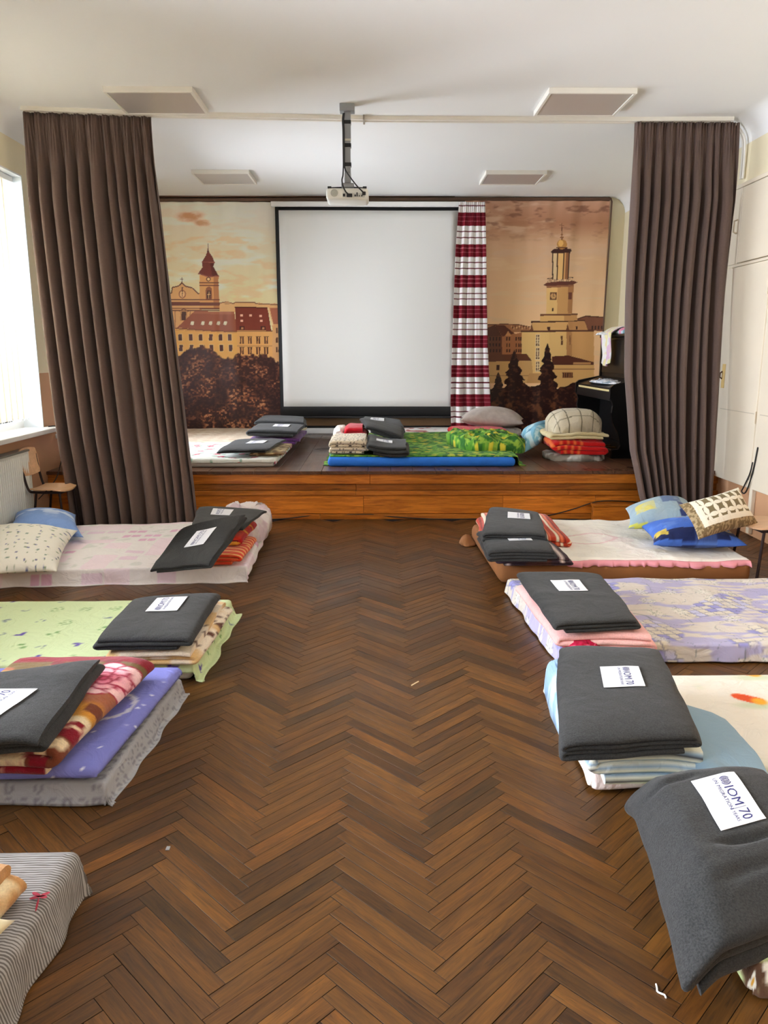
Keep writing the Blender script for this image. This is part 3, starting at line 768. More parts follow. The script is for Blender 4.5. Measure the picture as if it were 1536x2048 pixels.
# ---- curtain rail on the ceiling
ZR = ZC - 0.03
RAIL = [(XL + 0.02, 6.56), (-2.79, 6.64), (-1.85, 6.76), (0.0, 6.88), (2.1, 6.89), (3.03, 6.87)]
def rail_y(x):
    return np.interp(x, [p[0] for p in RAIL], [p[1] for p in RAIL])
def sweep_rect(path, hw, z0, z1):
    P = np.array(path, float); t = np.gradient(P, axis=0); t /= np.linalg.norm(t, axis=1, keepdims=True); n = np.stack([-t[:, 1], t[:, 0]], -1)
    V = []
    for p, m in zip(P, n):
        a, b = p - m * hw, p + m * hw
        V += [(a[0], a[1], z0), (b[0], b[1], z0), (b[0], b[1], z1), (a[0], a[1], z1)]
    k = len(P); Fc = [(4 * i + j, 4 * i + (j + 1) % 4, 4 * i + 4 + (j + 1) % 4, 4 * i + 4 + j) for i in range(k - 1) for j in range(4)]
    Fc += [(3, 2, 1, 0), (4 * k - 4, 4 * k - 3, 4 * k - 2, 4 * k - 1)]
    return V, Fc
xs = np.linspace(XL + 0.19, 2.94, 40)
rail = thing('curtain_rail', 'long white double curtain track fixed to the ceiling', 'rail', (0, 6.85, ZR))
V, Fc = sweep_rect([(x, rail_y(x)) for x in xs], 0.045, ZR + 0.012, ZC); obj('track_base', V, Fc, M_panel, rail)
for dy in (-0.03, 0.03):
    V, Fc = sweep_rect([(x, rail_y(x) + dy) for x in xs], 0.012, ZR, ZR + 0.012); obj('track', V, Fc, M_panel, rail)
MB().rbox(-0.115, -0.10, 6.80, 6.95, ZR - 0.006, ZC, 0.002).obj('joint_clip', material('rail_clip', (150, 140, 128), 0.6), rail)
tr = thing('cable_trunking', 'white trunking dropping from the curtain track beside the cupboard', 'pipe', (2.98, 6.87, 2.9))
pp = smooth_pts([(2.93, 6.92, ZR + 0.0), (3.0, 6.93, ZR - 0.02), (3.075, 6.935, ZR - 0.12), (3.09, 6.94, 3.1), (3.09, 6.94, 2.94)])
for dx, r in ((0, 0.014), (0.0, 0.009)):
    MB().tube([(x - (0.0 if r > 0.01 else 0.0), y - (0.0 if r > 0.01 else 0.028), z) for x, y, z in pp], r, 8).obj('pipe', M_panel, tr, True)

# ---- curtains
def curtain(name, label, left_px, right_px, y_of, zt, zb, n, mat, seed, amp=0.055, nu=280, nv=100, paint=None, t=0.004, cat='curtain', gather=True, puddle=0.0, group=None, fwd=None):
    def edge(px):
        pts = [aty(a, b, y_of(0.5, c)) for a, b, c in px]; z = np.array([p[2] for p in pts]); x = np.array([p[0] for p in pts]); k = np.argsort(z); return z[k], x[k]
    zl, xl = edge(left_px); zr, xr = edge(right_px)
    u = np.linspace(0, 1, nu); v = np.linspace(0, 1, nv) ** 1.0; U, Vv = np.meshgrid(u, v, indexing='ij')
    Z = zt + (zb - zt) * Vv
    X0 = np.interp(Z, zl, xl); X1 = np.interp(Z, zr, xr)
    rng = np.random.default_rng(seed); ph = rng.random() * 6
    drift = fbm(U * 3 + seed, Vv * 0.9, seed, 2) - 0.5
    phase = 2 * np.pi * (n * (U + 0.085 * (fbm(U * n * 0.40, 0.35 * Vv, seed + 3, 2) - 0.5) * 2 + 0.03 * drift * 2)) + ph
    F1 = np.sin(phase); F1 = np.sign(F1) * np.abs(F1) ** 0.75
    wide = 0.25 + 1.6 * fbm(U * n * 0.55 + 4, Vv * 0.6, seed + 7, 2)
    A = amp * wide * (0.25 + 0.75 * sstep(0.02, 0.22, Vv)) * (1 + 0.35 * Vv)
    Xc = X0 + (X1 - X0) * (U + 0.35 / n / 2 * np.sin(phase * 1.0 + 1.3) * sstep(0.03, 0.2, Vv) * 0.6)
    Y = y_of(U, Vv) + A * F1
    if gather:
        g = np.exp(-(Vv / 0.035) ** 2); Y += 0.010 * np.sin(U * n * 2 * np.pi * 3.3 + 2 * fbm(U * 40, Vv * 5, seed)) * g
        Y += 0.006 * np.sin(U * n * 2 * np.pi * 4.7 + ph) * np.exp(-((Vv - 0.06) / 0.04) ** 2)
    Y += 0.008 * (fbm(U * 30, Vv * 3, seed + 11, 3) - 0.5) * 2
    if fwd is not None: Y = Y + fwd(U, Vv)
    P = np.stack([Xc, Y, Z + 0.006 * (fbm(U * 20, 0 * U, seed + 2, 2) - 0.5) * (Vv > 0.97)], -1)
    Vt, Fc = thick(P[::-1], t)
    cols = None
    if paint is not None:
        c = lin(paint(U[::-1], Vv[::-1])).reshape(-1, 3); cols = np.concatenate([c, c])
    o = obj(name, Vt, Fc, mat, None, True, cols=cols)
    return props(o, label, cat, group), P
M_curt = material('brown_curtain', (98, 80, 72), 0.8, var=0.06, vscale=80, bump=0.15, bscale=700, sheen=0.15, spec=0.2)
yl = lambda u, v: np.asarray(rail_y(-2.79 + 0.95 * np.asarray(u))) * (1 - np.asarray(v)) + 6.50 * np.asarray(v) + 0 * np.asarray(u)
cl, PL_ = curtain('stage_curtain', 'brown pleated floor-length curtain hanging beside the window',
                  [(52, 236, 0), (66, 400, .2), (82, 550, .4), (100, 700, .55), (122, 880, .8), (143, 1000, 0.95), (148, 1040, 1)],
                  [(298, 242, 0), (305, 320, .1), (317, 420, .22), (338, 600, .45), (365, 800, .7), (385, 960, .9), (394, 1042, 1)], yl, ZR - 0.002, 0.012, 11, M_curt, 3, group='brown stage curtains')
yr = lambda u, v: 6.875 * (1 - sstep(0.3, 0.9, np.asarray(v, float))) + 6.70 * sstep(0.3, 0.9, np.asarray(v, float)) + 0 * np.asarray(u)
cr_, PR_ = curtain('stage_curtain', 'brown pleated floor-length curtain hanging beside the cream cupboard',
                   [(1270, 252, 0), (1264, 400, .2), (1254, 600, .45), (1252, 750, .62), (1262, 900, .8), (1280, 990, .93), (1296, 1048, 1)],
                   [(1480, 252, 0), (1473, 400, .2), (1458, 550, .4), (1446, 700, .57), (1436, 850, .76), (1428, 960, .9), (1424, 1020, 1)], yr, ZR - 0.002, 0.012, 10, M_curt, 8, amp=0.05, group='brown stage curtains')

# ---- brown rail over the banners
M_brwood = material('brown_rail_wood', (98, 70, 52), 0.5, var=0.1, vscale=6)
ry = YB - 0.055
zr_l, zr_r = aty(320, 400, ry)[2], aty(1222, 396, ry)[2]
br = thing('banner_rail', 'brown wooden rail along the top of the wall behind the stage', 'rail', (0, ry, zr_l))
xe = aty(1220, 396, ry)[0]
def slope_box(xa, xb, za, zb, h, y0, y1, nm, mat, par):
    V = [(xa, y0, za), (xb, y0, zb), (xb, y1, zb), (xa, y1, za), (xa, y0, za + h), (xb, y0, zb + h), (xb, y1, zb + h), (xa, y1, za + h)]
    return obj(nm, V, [(0, 3, 2, 1), (4, 5, 6, 7), (0, 1, 5, 4), (1, 2, 6, 5), (2, 3, 7, 6), (3, 0, 4, 7)], mat, par)
zl0 = zr_l - (xe - aty(320, 400, ry)[0]) * 0
slope_box(XL + 0.19, xe, zr_l - 0.02, zr_r - 0.03, 0.035, ry - 0.02, ry + 0.05, 'lower_rail', M_brwood, br)
slope_box(XL + 0.19, xe, zr_l + 0.028, zr_r + 0.022, 0.018, ry - 0.03, ry + 0.05, 'upper_rail', M_brwood, br)
MB().tube([(xe - 0.02, ry, zr_r + 0.005), (xe + 0.01, ry, zr_r - 0.005), (xe + 0.025, ry, zr_r - 0.04), (xe + 0.02, ry, zr_r - 0.6), (xe + 0.0, ry, 1.2)], 0.011, 8).obj('end_post', M_brwood, br, True)

# ---- printed banners
def poly_mask(x, y, poly):
    m = np.zeros(x.shape, bool); n = len(poly)
    for i in range(n):
        x1, y1 = poly[i]; x2, y2 = poly[(i + 1) % n]
        if y1 == y2: continue
        c = (y1 > y) != (y2 > y); m ^= c & (x < (x2 - x1) * (y - y1) / (y2 - y1) + x1)
    return m
class Print:
    """A flat colour print: x, y are the print's own drawing units."""
    def __init__(s, x, y): s.x, s.y = x, y; s.c = np.zeros(x.shape + (3,))
    def fill(s, m, c): s.c[m] = c
    def poly(s, p, c): s.fill(poly_mask(s.x, s.y, p), c)
    def rect(s, a, b, x1, y1, c): s.fill((s.x >= a) & (s.x <= x1) & (s.y >= b) & (s.y <= y1), c)
    def ell(s, cx, cy, rx, ry, c): s.fill(((s.x - cx) / rx) ** 2 + ((s.y - cy) / ry) ** 2 < 1, c)
    def line(s, pts, w, c):
        for (x1, y1), (x2, y2) in zip(pts[:-1], pts[1:]):
            dx, dy = x2 - x1, y2 - y1; l2 = dx * dx + dy * dy; t = np.clip(((s.x - x1) * dx + (s.y - y1) * dy) / l2, 0, 1)
            s.fill(np.hypot(s.x - x1 - t * dx, s.y - y1 - t * dy) < w / 2, c)
    def blend(s, m, c): s.c = mixc(s.c, m, c)

def print_church(x, y):
    p = Print(x, y)
    t = np.clip((y - 80) / 860, 0, 1)[..., None]
    p.c = np.array((240, 228, 214.)) * (1 - t) + np.array((252, 226, 176.)) * t
    n1 = fbm(x / 260, y / 55, 3, 5); n2 = fbm(x / 120 + 5, y / 40, 9, 4)
    p.blend(sstep(0.45, 0.7, n1) * (y < 900) * 0.8, (252, 244, 228)); p.blend(sstep(0.52, 0.75, n2) * (y > 380) * (y < 930) * 0.6, (234, 204, 156))
    p.blend(sstep(500, 900, x) * sstep(460, 100, y) * 0.6, (248, 240, 236))
    cl = np.exp(-((x - 340) / 120) ** 2 - ((y - 225) / 45) ** 2) * (0.4 + 1.2 * fbm(x / 50, y / 22, 21, 4)); p.blend(sstep(0.15, 0.95, cl) * 0.9, (206, 146, 104))
    cl = np.exp(-((x - 440) / 70) ** 2 - ((y - 275) / 30) ** 2) * (0.4 + 1.2 * fbm(x / 40, y / 18, 25, 4)); p.blend(sstep(0.2, 0.95, cl) * 0.9, (208, 156, 114))
    D, W, WL_, RF, RF2 = (104, 58, 46), (226, 176, 118), (236, 196, 140), (150, 84, 60), (126, 56, 42)
    # skyline behind
    p.poly([(580, 945), (640, 935), (700, 950), (715, 938), (870, 938), (885, 950), (910, 940), (985, 955), (1040, 945), (1090, 960), (1090, 1020), (580, 1020)], (228, 182, 124))
    p.line([(580, 945), (640, 935), (700, 950), (715, 938), (870, 938), (885, 950), (985, 955), (1090, 958)], 9, (150, 100, 74))
    p.ell(645, 945, 24, 14, (200, 150, 104))
    # church front
    p.poly([(140, 872), (180, 860), (185, 812), (235, 803), (265, 770), (292, 803), (350, 818), (402, 866), (430, 872), (430, 1180), (140, 1180)], W)
    p.line([(150, 872), (180, 860), (187, 814), (238, 803), (266, 775), (294, 803), (352, 818), (402, 866), (420, 870)], 9, D)
    p.line([(266, 730), (266, 775)], 5, D); p.line([(255, 745), (277, 745)], 4, D)
    p.ell(270, 870, 30, 36, (170, 108, 78)); p.ell(270, 870, 21, 27, WL_); p.line([(270, 815), (270, 850)], 10, D); p.line([(270, 860), (270, 890)], 6, D)
    for yy, h, c in ((912, 10, D), (935, 30, (112, 60, 48)), (985, 8, (150, 92, 66)), (1002, 8, D)): p.rect(140, yy, 580, yy + h, c)
    for xx in (160, 205, 330, 380): p.rect(xx, 1010, xx + 10, 1170, (188, 130, 86))
    p.rect(252, 1008, 312, 1095, (196, 140, 92)); p.rect(264, 1018, 300, 1088, (84, 54, 50)); p.line([(245, 1012), (282, 992), (318, 1012)], 6, D)
    p.poly([(112, 650), (150, 690), (146, 780), (118, 800)], (122, 66, 52)); p.rect(118, 700, 140, 860, (216, 160, 106))
    # tower
    p.poly([(414, 712), (572, 716), (580, 1000), (414, 1000)], (222, 166, 106)); p.poly([(530, 716), (572, 716), (580, 1000), (532, 1000)], (188, 126, 82))
    p.poly([(484, 470), (492, 515), (522, 560), (540, 605), (528, 640), (575, 718), (490, 726), (402, 697), (440, 645), (433, 602), (466, 550), (478, 515)], (120, 60, 52))
    p.poly([(500, 600), (540, 605), (528, 640), (575, 718), (520, 722)], (96, 46, 42)); p.line([(433, 602), (540, 605)], 7, (160, 96, 78)); p.line([(404, 699), (490, 726), (575, 719)], 8, (160, 96, 78))
    p.line([(485, 450), (485, 515)], 5, D); p.ell(485, 512, 9, 9, D)
    for yy in (770, 795): p.rect(412, yy, 576, yy + 9, (116, 64, 50))
    p.ell(488, 745, 19, 19, D); p.ell(488, 745, 11, 11, (236, 206, 150))
    p.rect(466, 828, 518, 915, (150, 92, 66)); p.ell(492, 832, 26, 24, (150, 92, 66)); p.rect(476, 840, 508, 908, (86, 52, 44)); p.line([(492, 850), (492, 905)], 5, WL_); p.line([(480, 875), (504, 875)], 4, WL_)
    for yy, h in ((912, 9), (940, 26), (985, 12)): p.rect(412, yy, 582, yy + h, (112, 60, 48))
    # long house with skylights
    p.poly([(205, 1160), (735, 1180), (735, 1420), (205, 1420)], (230, 176, 98))
    p.poly([(372, 1012), (706, 1018), (728, 1182), (540, 1176), (226, 1150)], RF); p.poly([(372, 1012), (706, 1018), (708, 1040), (350, 1034)], (168, 100, 72))
    p.line([(215, 1156), (540, 1178), (728, 1184)], 9, (120, 66, 46)); p.line([(215, 1170), (728, 1196)], 4, (200, 140, 84))
    for cx in (352, 440, 505, 570, 628): p.poly([(cx - 16, 1126), (cx - 8, 1098), (cx + 18, 1100), (cx + 12, 1128)], (250, 232, 206))
    for r, yy in enumerate((1203, 1293)):
        for cx in (253, 340, 424, 508, 590, 668):
            cx += r * 6; p.rect(cx - 19, yy - 3, cx + 19, yy + 58, (244, 204, 140)); p.rect(cx - 15, yy, cx + 15, yy + 54, (84, 46, 42))
    # red-roofed house
    p.poly([(728, 1172), (1022, 1172), (1022, 1420), (728, 1420)], (228, 174, 108)); p.poly([(713, 980), (982, 984), (1012, 1172), (722, 1172)], RF2)
    p.line([(713, 980), (982, 984)], 9, (90, 42, 34))
    for cx, cy in ((765, 1050), (842, 1050), (925, 1052), (768, 1092), (929, 1092)): p.rect(cx - 11, cy - 10, cx + 11, cy + 9, (240, 190, 166))
    for cx in (770, 945): p.rect(cx - 20, 1138, cx + 20, 1168, (70, 34, 30)); p.rect(cx - 9, 1148, cx + 9, 1166, (190, 130, 90))
    p.rect(728, 1176, 1022, 1183, (120, 70, 50)); p.rect(728, 1300, 1022, 1306, (200, 146, 96))
    for yy in (1228, 1318):
        for cx in (768, 834, 904, 970): p.rect(cx - 21, yy - 6, cx + 21, yy - 1, (100, 58, 44)); p.rect(cx - 16, yy, cx - 4, yy + 56, (98, 56, 42)); p.rect(cx + 4, yy, cx + 16, yy + 56, (98, 56, 42))
    p.poly([(1000, 985), (1110, 985), (1110, 1480), (1022, 1480), (1022, 1172)], (222, 170, 116)); p.poly([(1000, 985), (1110, 985), (1110, 1120), (1030, 1120)], (176, 106, 80)); p.line([(985, 985), (1025, 1130)], 12, (240, 206, 152))
    for yy in (1150, 1230, 1310): p.rect(1052, yy, 1066, yy + 48, (104, 64, 48)); p.rect(1072, yy, 1086, yy + 48, (104, 64, 48))
    # trees
    edge = np.interp(x, [180, 230, 300, 370, 450, 520, 560, 610, 690, 760, 850, 930, 1010, 1050, 1110], [1420, 1400, 1330, 1330, 1310, 1335, 1370, 1400, 1400, 1378, 1368, 1382, 1396, 1440, 1462])
    edge = edge + 34 * (fbm(x / 40, y / 40, 31, 3) - 0.5) * 2
    k = sstep(-8, 8, y - edge); lf = fbm(x / 17, y / 13, 41, 3); lg = fbm(x / 110, y / 90, 47, 3)
    low = np.clip((y - 1380) / 560, 0, 1)
    col = base(x, (58, 32, 30)); col = mixc(col, sstep(0.42, 0.68, lf) * (0.45 + 0.55 * sstep(0.35, 0.6, lg)), (150, 92, 62)); col = mixc(col, sstep(0.60, 0.78, lf) * sstep(0.5, 0.65, lg), (206, 150, 104))
    col = mixc(col, 0.45 * sstep(0.55, 0.3, lg), (40, 22, 24)); col = mixc(col, 0.3 * (1 - low), (84, 48, 46))
    p.c = p.c * (1 - k[..., None]) + col * k[..., None]
    return p.c

def print_hall(x, y):
    p = Print(x, y)
    t = np.clip((y - 90) / 980, 0, 1)
    p.c = np.stack([np.interp(t, [0, .18, .35, .6, 1], v) for v in ((196, 172, 210, 222, 238), (152, 122, 170, 182, 196), (126, 92, 136, 142, 150))], -1)
    n1 = fbm(x / 210 + y / 500, y / 62, 5, 5); n2 = fbm(x / 90, y / 34 + 3, 13, 4)
    p.blend(sstep(0.5, 0.72, n1) * sstep(1000, 300, y) * 0.8, (212, 178, 150)); p.blend(sstep(0.54, 0.75, n2) * sstep(480, 180, y) * 0.85, (132, 88, 68)); p.blend(sstep(0.55, 0.72, fbm(x / 260, y / 40, 17, 4)) * (y > 480) * 0.5, (226, 194, 156))
    D, W, W2 = (74, 40, 32), (228, 186, 120), (200, 150, 96)
    p.poly([(380, 1088), (520, 1086), (640, 1090), (720, 1105), (735, 1150), (380, 1150)], (164, 112, 76)); p.line([(380, 1090), (520, 1084), (640, 1090), (730, 1108)], 7, (104, 60, 44))
    for i in range(16): p.rect(540 + i * 11, 1096 + (i % 3) * 8, 546 + i * 11, 1110 + (i % 3) * 8, (226, 186, 136) if i % 2 else (92, 52, 38))
    p.poly([(1105, 1045), (1180, 1020), (1330, 1030), (1330, 1140), (1105, 1135)], (126, 78, 58)); p.line([(1105, 1045), (1180, 1020), (1330, 1030)], 10, (84, 46, 36))
    for i in range(4): p.rect(1225 + i * 26, 1098, 1238 + i * 26, 1126, (60, 34, 30))
    # houses
    p.poly([(380, 1115), (440, 1092), (505, 1180), (505, 1330), (380, 1330)], (104, 60, 42)); p.poly([(380, 1115), (440, 1092), (505, 1180), (380, 1185)], (84, 46, 34))
    p.poly([(440, 1090), (560, 1096), (605, 1165), (660, 1150), (660, 1330), (500, 1330), (500, 1180)], (166, 108, 70)); p.poly([(440, 1090), (520, 1094), (600, 1160), (505, 1185)], (92, 48, 36)); p.poly([(525, 1180), (550, 1140), (578, 1180)], (196, 140, 92))
    for yy in (1190, 1240, 1285):
        for xx in (400, 425, 450, 475): p.rect(xx, yy, xx + 12, yy + 26, (58, 32, 26))
        for xx in (535, 556, 610, 632, 648): p.rect(xx, yy, xx + 11, yy + 28, (78, 46, 34))
    # main block
    p.poly([(660, 1140), (1245, 1135), (1245, 1400), (660, 1400)], W); p.poly([(880, 1140), (900, 1500), (660, 1500), (660, 1140)], (232, 192, 124)); p.poly([(1065, 1140), (1245, 1140), (1245, 1400), (1065, 1340)], (204, 154, 98)); p.poly([(1022, 1140), (1066, 1140), (1066, 1340), (1022, 1345)], (184, 132, 84))
    p.poly([(655, 1135), (1245, 1128), (1245, 1144), (655, 1150)], (92, 52, 38))
    p.poly([(740, 1068), (1165, 1058), (1195, 1130), (735, 1136)], (216, 168, 108)); p.poly([(735, 1060), (1170, 1050), (1172, 1064), (735, 1074)], D); p.poly([(1035, 1062), (1165, 1060), (1195, 1130), (1040, 1130)], (190, 138, 88))
    for xx in (740, 1030): p.poly([(xx - 12, 1136), (xx, 1080), (xx + 16, 1136)], (120, 74, 50))
    p.rect(866, 1106, 888, 1130, D); p.rect(1098, 1104, 1112, 1128, D)
    p.poly([(810, 1012), (1108, 1006), (1112, 1056), (808, 1062)], (222, 176, 112)); p.poly([(1000, 1010), (1108, 1006), (1112, 1056), (1004, 1058)], (198, 146, 92)); p.poly([(808, 1004), (1112, 998), (1112, 1012), (808, 1018)], (120, 76, 52))
    # shaft with clocks
    p.poly([(862, 776), (948, 772), (946, 1002), (856, 1004)], (232, 190, 124)); p.poly([(948, 772), (1082, 765), (1066, 1000), (946, 1002)], (204, 154, 98)); p.poly([(1036, 768), (1082, 765), (1066, 1000), (1032, 1000)], (176, 122, 78))
    p.rect(888, 828, 942, 888, (112, 72, 50)); p.ell(915, 858, 22, 24, (206, 158, 104)); p.line([(915, 858), (915, 840)], 5, D); p.line([(915, 858), (926, 862)], 5, D)
    p.poly([(1038, 826), (1068, 828), (1064, 884), (1036, 884)], (110, 60, 48)); p.rect(904, 954, 918, 982, D)
    p.poly([(834, 768), (866, 748), (960, 740), (1085, 736), (1112, 746), (1072, 766), (872, 782)], (104, 58, 48)); p.poly([(860, 776), (1080, 766), (1078, 780), (860, 792)], (150, 98, 68))
    p.line([(866, 718), (960, 704), (1076, 708)], 6, D)
    for xx in range(868, 1078, 14): p.line([(xx, 712), (xx, 742)], 3, D)
    # lantern
    p.poly([(908, 506), (1048, 504), (1030, 722), (910, 722)], (206, 154, 98)); p.poly([(916, 508), (946, 508), (944, 720), (912, 720)], (226, 196, 150)); p.poly([(956, 508), (996, 508), (988, 720), (950, 720)], (228, 184, 120)); p.poly([(1020, 505), (1048, 504), (1030, 722), (1010, 722)], (146, 94, 62))
    for a, b in (((910, 508), (910, 722)), ((948, 506), (946, 722)), ((1000, 506), (992, 722)), ((1046, 506), (1032, 722))): p.line([a, b], 9, (66, 36, 30))
    p.poly([(893, 502), (914, 480), (985, 468), (1058, 478), (1064, 496), (1040, 508), (906, 514)], (66, 34, 30))
    p.ell(985, 440, 40, 40, (186, 132, 70)); p.ell(975, 432, 20, 26, (226, 178, 104)); p.rect(940, 462, 1030, 474, (100, 62, 40))
    p.rect(981, 300, 987, 402, (104, 64, 44)); p.ell(984, 384, 16, 8, (140, 92, 58)); p.ell(984, 362, 9, 7, (140, 92, 58)); p.line([(968, 284), (1000, 290)], 5, (120, 78, 54)); p.rect(982, 268, 986, 305, (120, 78, 54))
    # tall windows
    for y0, y1 in ((1165, 1262), (1275, 1372), (1385, 1468)):
        p.rect(772, y0, 806, y1, (240, 214, 168))
        for xx in (776, 792): p.rect(xx, y0 + 3, xx + 10, y1 - 3, (116, 78, 54))
        for yy in range(y0, y1, 24): p.rect(772, yy, 806, yy + 4, (240, 214, 168))
    p.rect(976, 1178, 992, 1254, (112, 72, 48)); p.rect(1046, 1174, 1056, 1254, (140, 94, 62)); p.rect(980, 1212, 990, 1218, W)
    # low wings
    p.poly([(395, 1375), (740, 1375), (760, 1560), (395, 1560)], (206, 162, 104)); p.poly([(390, 1330), (700, 1325), (742, 1380), (390, 1388)], (100, 58, 42)); p.rect(455, 1415, 480, 1455, D)
    p.poly([(905, 1408), (1245, 1408), (1245, 1600), (905, 1600)], (212, 166, 104)); p.poly([(905, 1345), (1040, 1338), (1245, 1392), (1245, 1412), (905, 1414)], (92, 50, 38)); p.rect(1078, 1392, 1220, 1408, (186, 136, 88))
    p.rect(988, 1474, 1072, 1518, (150, 100, 64))
    for xx in range(992, 1072, 18): p.rect(xx, 1476, xx + 10, 1516, (84, 48, 34))
    p.line([(905, 1446), (1245, 1448)], 8, (160, 112, 72)); p.line([(400, 1500), (800, 1500)], 5, (140, 94, 60)); p.poly([(720, 1480), (820, 1480), (820, 1560), (700, 1560)], (196, 148, 94))
    # conifers and dark park
    nz = fbm(x / 22, y / 16, 51, 3); dk = base(x, (44, 24, 22)); dk = mixc(dk, sstep(0.5, 0.72, nz) * 0.8, (92, 54, 38)); dk = mixc(dk, sstep(0.62, 0.75, fbm(x / 60, y / 60, 57, 4)) * 0.7 * (y > 1600), (128, 80, 50))
    def conifer(cx, top, hw, bot):
        s = np.clip((y - top) / (bot - top), 0, 1); w = hw * s ** 0.8 * (0.72 + 0.28 * np.abs(np.sin(s * 21 + np.sign(x - cx) * 0.5))) * (0.7 + 0.6 * fbm(x / 26, y / 20, int(cx) % 90, 2)); return (np.abs(x - cx) < w) & (y > top)
    m = (y > 1570 + 60 * (fbm(x / 90, y * 0, 61, 3) - 0.5) * 2) | conifer(600, 1292, 135, 1760) | conifer(868, 1236, 120, 1760) | conifer(470, 1470, 90, 1760)
    p.c[m] = dk[m]
    return p.c

M_ban = material('banner_vinyl', None, 0.34, vc=True, spec=0.35)
def banner(name, label, x0, x1, ztop, zbot, ybase, fn, ox, oy, k, seed):
    nu = int((x1 - x0) * 150); nv = int((ztop - zbot) * 150)
    U, Vv = np.meshgrid(np.linspace(x0, x1, nu), np.linspace(ztop, zbot, nv), indexing='ij')
    v = (ztop - Vv) / (ztop - zbot); u = U - x0
    Y = ybase + 0.010 * np.sin(u * 17 + 2 * fbm(u * 3, v * 2, seed, 2)) * np.exp(-v * 3.2) + 0.018 * (fbm(u * 3.2, v * 0.9, seed + 4, 3) - 0.5) * 2 + 0.004 * np.sin(u * 40 + 8 * v) * np.exp(-v * 14)
    P = np.stack([U, Y, Vv], -1)
    flat = np.stack([U, 0 * Y + ybase, Vv], -1); px, py = to_px(flat)
    c = lin(np.clip(fn((px - ox) * k, (py - oy) * k) * 1.07, 0, 255)).reshape(-1, 3)
    Vt, Fc = thick(P, 0.0015)
    return props(obj(name, Vt, Fc, M_ban, None, True, cols=np.concatenate([c, c])), label, 'banner', 'printed city view banners')
yb = YB - 0.06
banner('printed_banner', 'tall sepia banner printed with church tower, roofs and trees', -2.81, aty(556, 640, yb)[0], zr_l - 0.022, STAGE_Z + 0.01, yb, print_church, 300, 380, 4.178, 2)
banner('printed_banner', 'tall sepia banner printed with town hall tower and conifers', aty(925, 640, yb)[0], aty(1221, 400, yb)[0], zr_r - 0.035, STAGE_Z + 0.01, yb, print_hall, 880, 380, 4.042, 6)

# ---- projection screen
ys = YB - 0.16
M_scr = material('screen_white', (226, 226, 222), 0.8)
M_scrb = material('screen_black', (12, 12, 13), 0.7)
sx0, sx1 = aty(550, 420, ys)[0], aty(924, 420, ys)[0]
zt, zb_ = aty(700, 414, ys)[2], aty(700, 833, ys)[2]
zw0, zw1 = aty(700, 813, ys)[2], aty(700, 421, ys)[2]
ps = thing('projection_screen', 'large white pull-down projection screen with black border behind the stage', 'screen', ((sx0 + sx1) / 2, ys, zb_))
def panel(nm, xa, xb, za, zb2, off, mat, nu=24, nv=24, amp=0.006):
    U, Vv = np.meshgrid(np.linspace(xa, xb, nu), np.linspace(zb2, za, nv), indexing='ij')
    W = lambda X, Z: amp * np.sin((X - sx0) * 2.4 + 0.6) * np.sin((Z - zb_) * 1.7) + 0.5 * amp * np.sin(X * 3.1 + Z * 2.0)
    P = np.stack([U, ys + off + W(U, Vv), Vv], -1); V, Fc = thick(P, 0.0012); return obj(nm, V, Fc, mat, ps, True)
wx0, wx1 = sx0 + 0.045, sx1 - 0.045
panel('screen_backing', sx0, sx1, zb_, zt, 0.0, M_scrb)
panel('screen_surface', wx0, wx1, zw0, zw1, -0.003, M_scr)
cs_ = MB().rbox(sx0 - 0.05, sx1 + 0.05, ys - 0.04, ys + 0.05, zt, zt + 0.06, 0.012, 3).obj('screen_case', M_white, ps)
MB().tube([(sx0 - 0.01, ys, zb_ - 0.008), (sx1 + 0.01, ys, zb_ - 0.008)], 0.014, 10).obj('bottom_bar', material('dark_aluminium', (60, 60, 62), 0.3, metal=0.8), ps, True)

# ---- red striped curtain over the screen edge
M_strip = material('striped_cotton', None, 0.85, vc=True, bump=0.1, bscale=600, spec=0.2)
yst = lambda u, v: (YB - 0.25) + 0 * np.asarray(u) + 0 * np.asarray(v)
def stripes(u, v):
    ph = (v * 448 - 20) / 60.2; f = ph - np.floor(ph)
    c = base(u, (236, 232, 230)); mar = (118, 24, 38)
    c = mixc(c, (f < 0.42).astype(float), mar)
    for a in (0.13, 0.27): c = mixc(c, (np.abs(f - a) < 0.012) * 0.55, (214, 160, 166))
    for a in (0.60, 0.79): c = mixc(c, (np.abs(f - a) < 0.018).astype(float), (104, 24, 40))
    return c
curtain('striped_curtain', 'narrow red and white striped curtain hanging beside the projection screen',
        [(918, 405, 0), (911, 500, .2), (907, 600, .4), (903, 700, .65), (900, 800, .9), (901, 850, 1)], [(970, 405, 0), (972, 500, .2), (973, 600, .4), (975, 700, .65), (980, 800, .9), (984, 850, 1)],
        yst, aty(940, 404, YB - 0.25)[2], aty(940, 852, YB - 0.25)[2], 4, M_strip, 5, amp=0.02, nu=120, nv=420, paint=stripes, t=0.002)

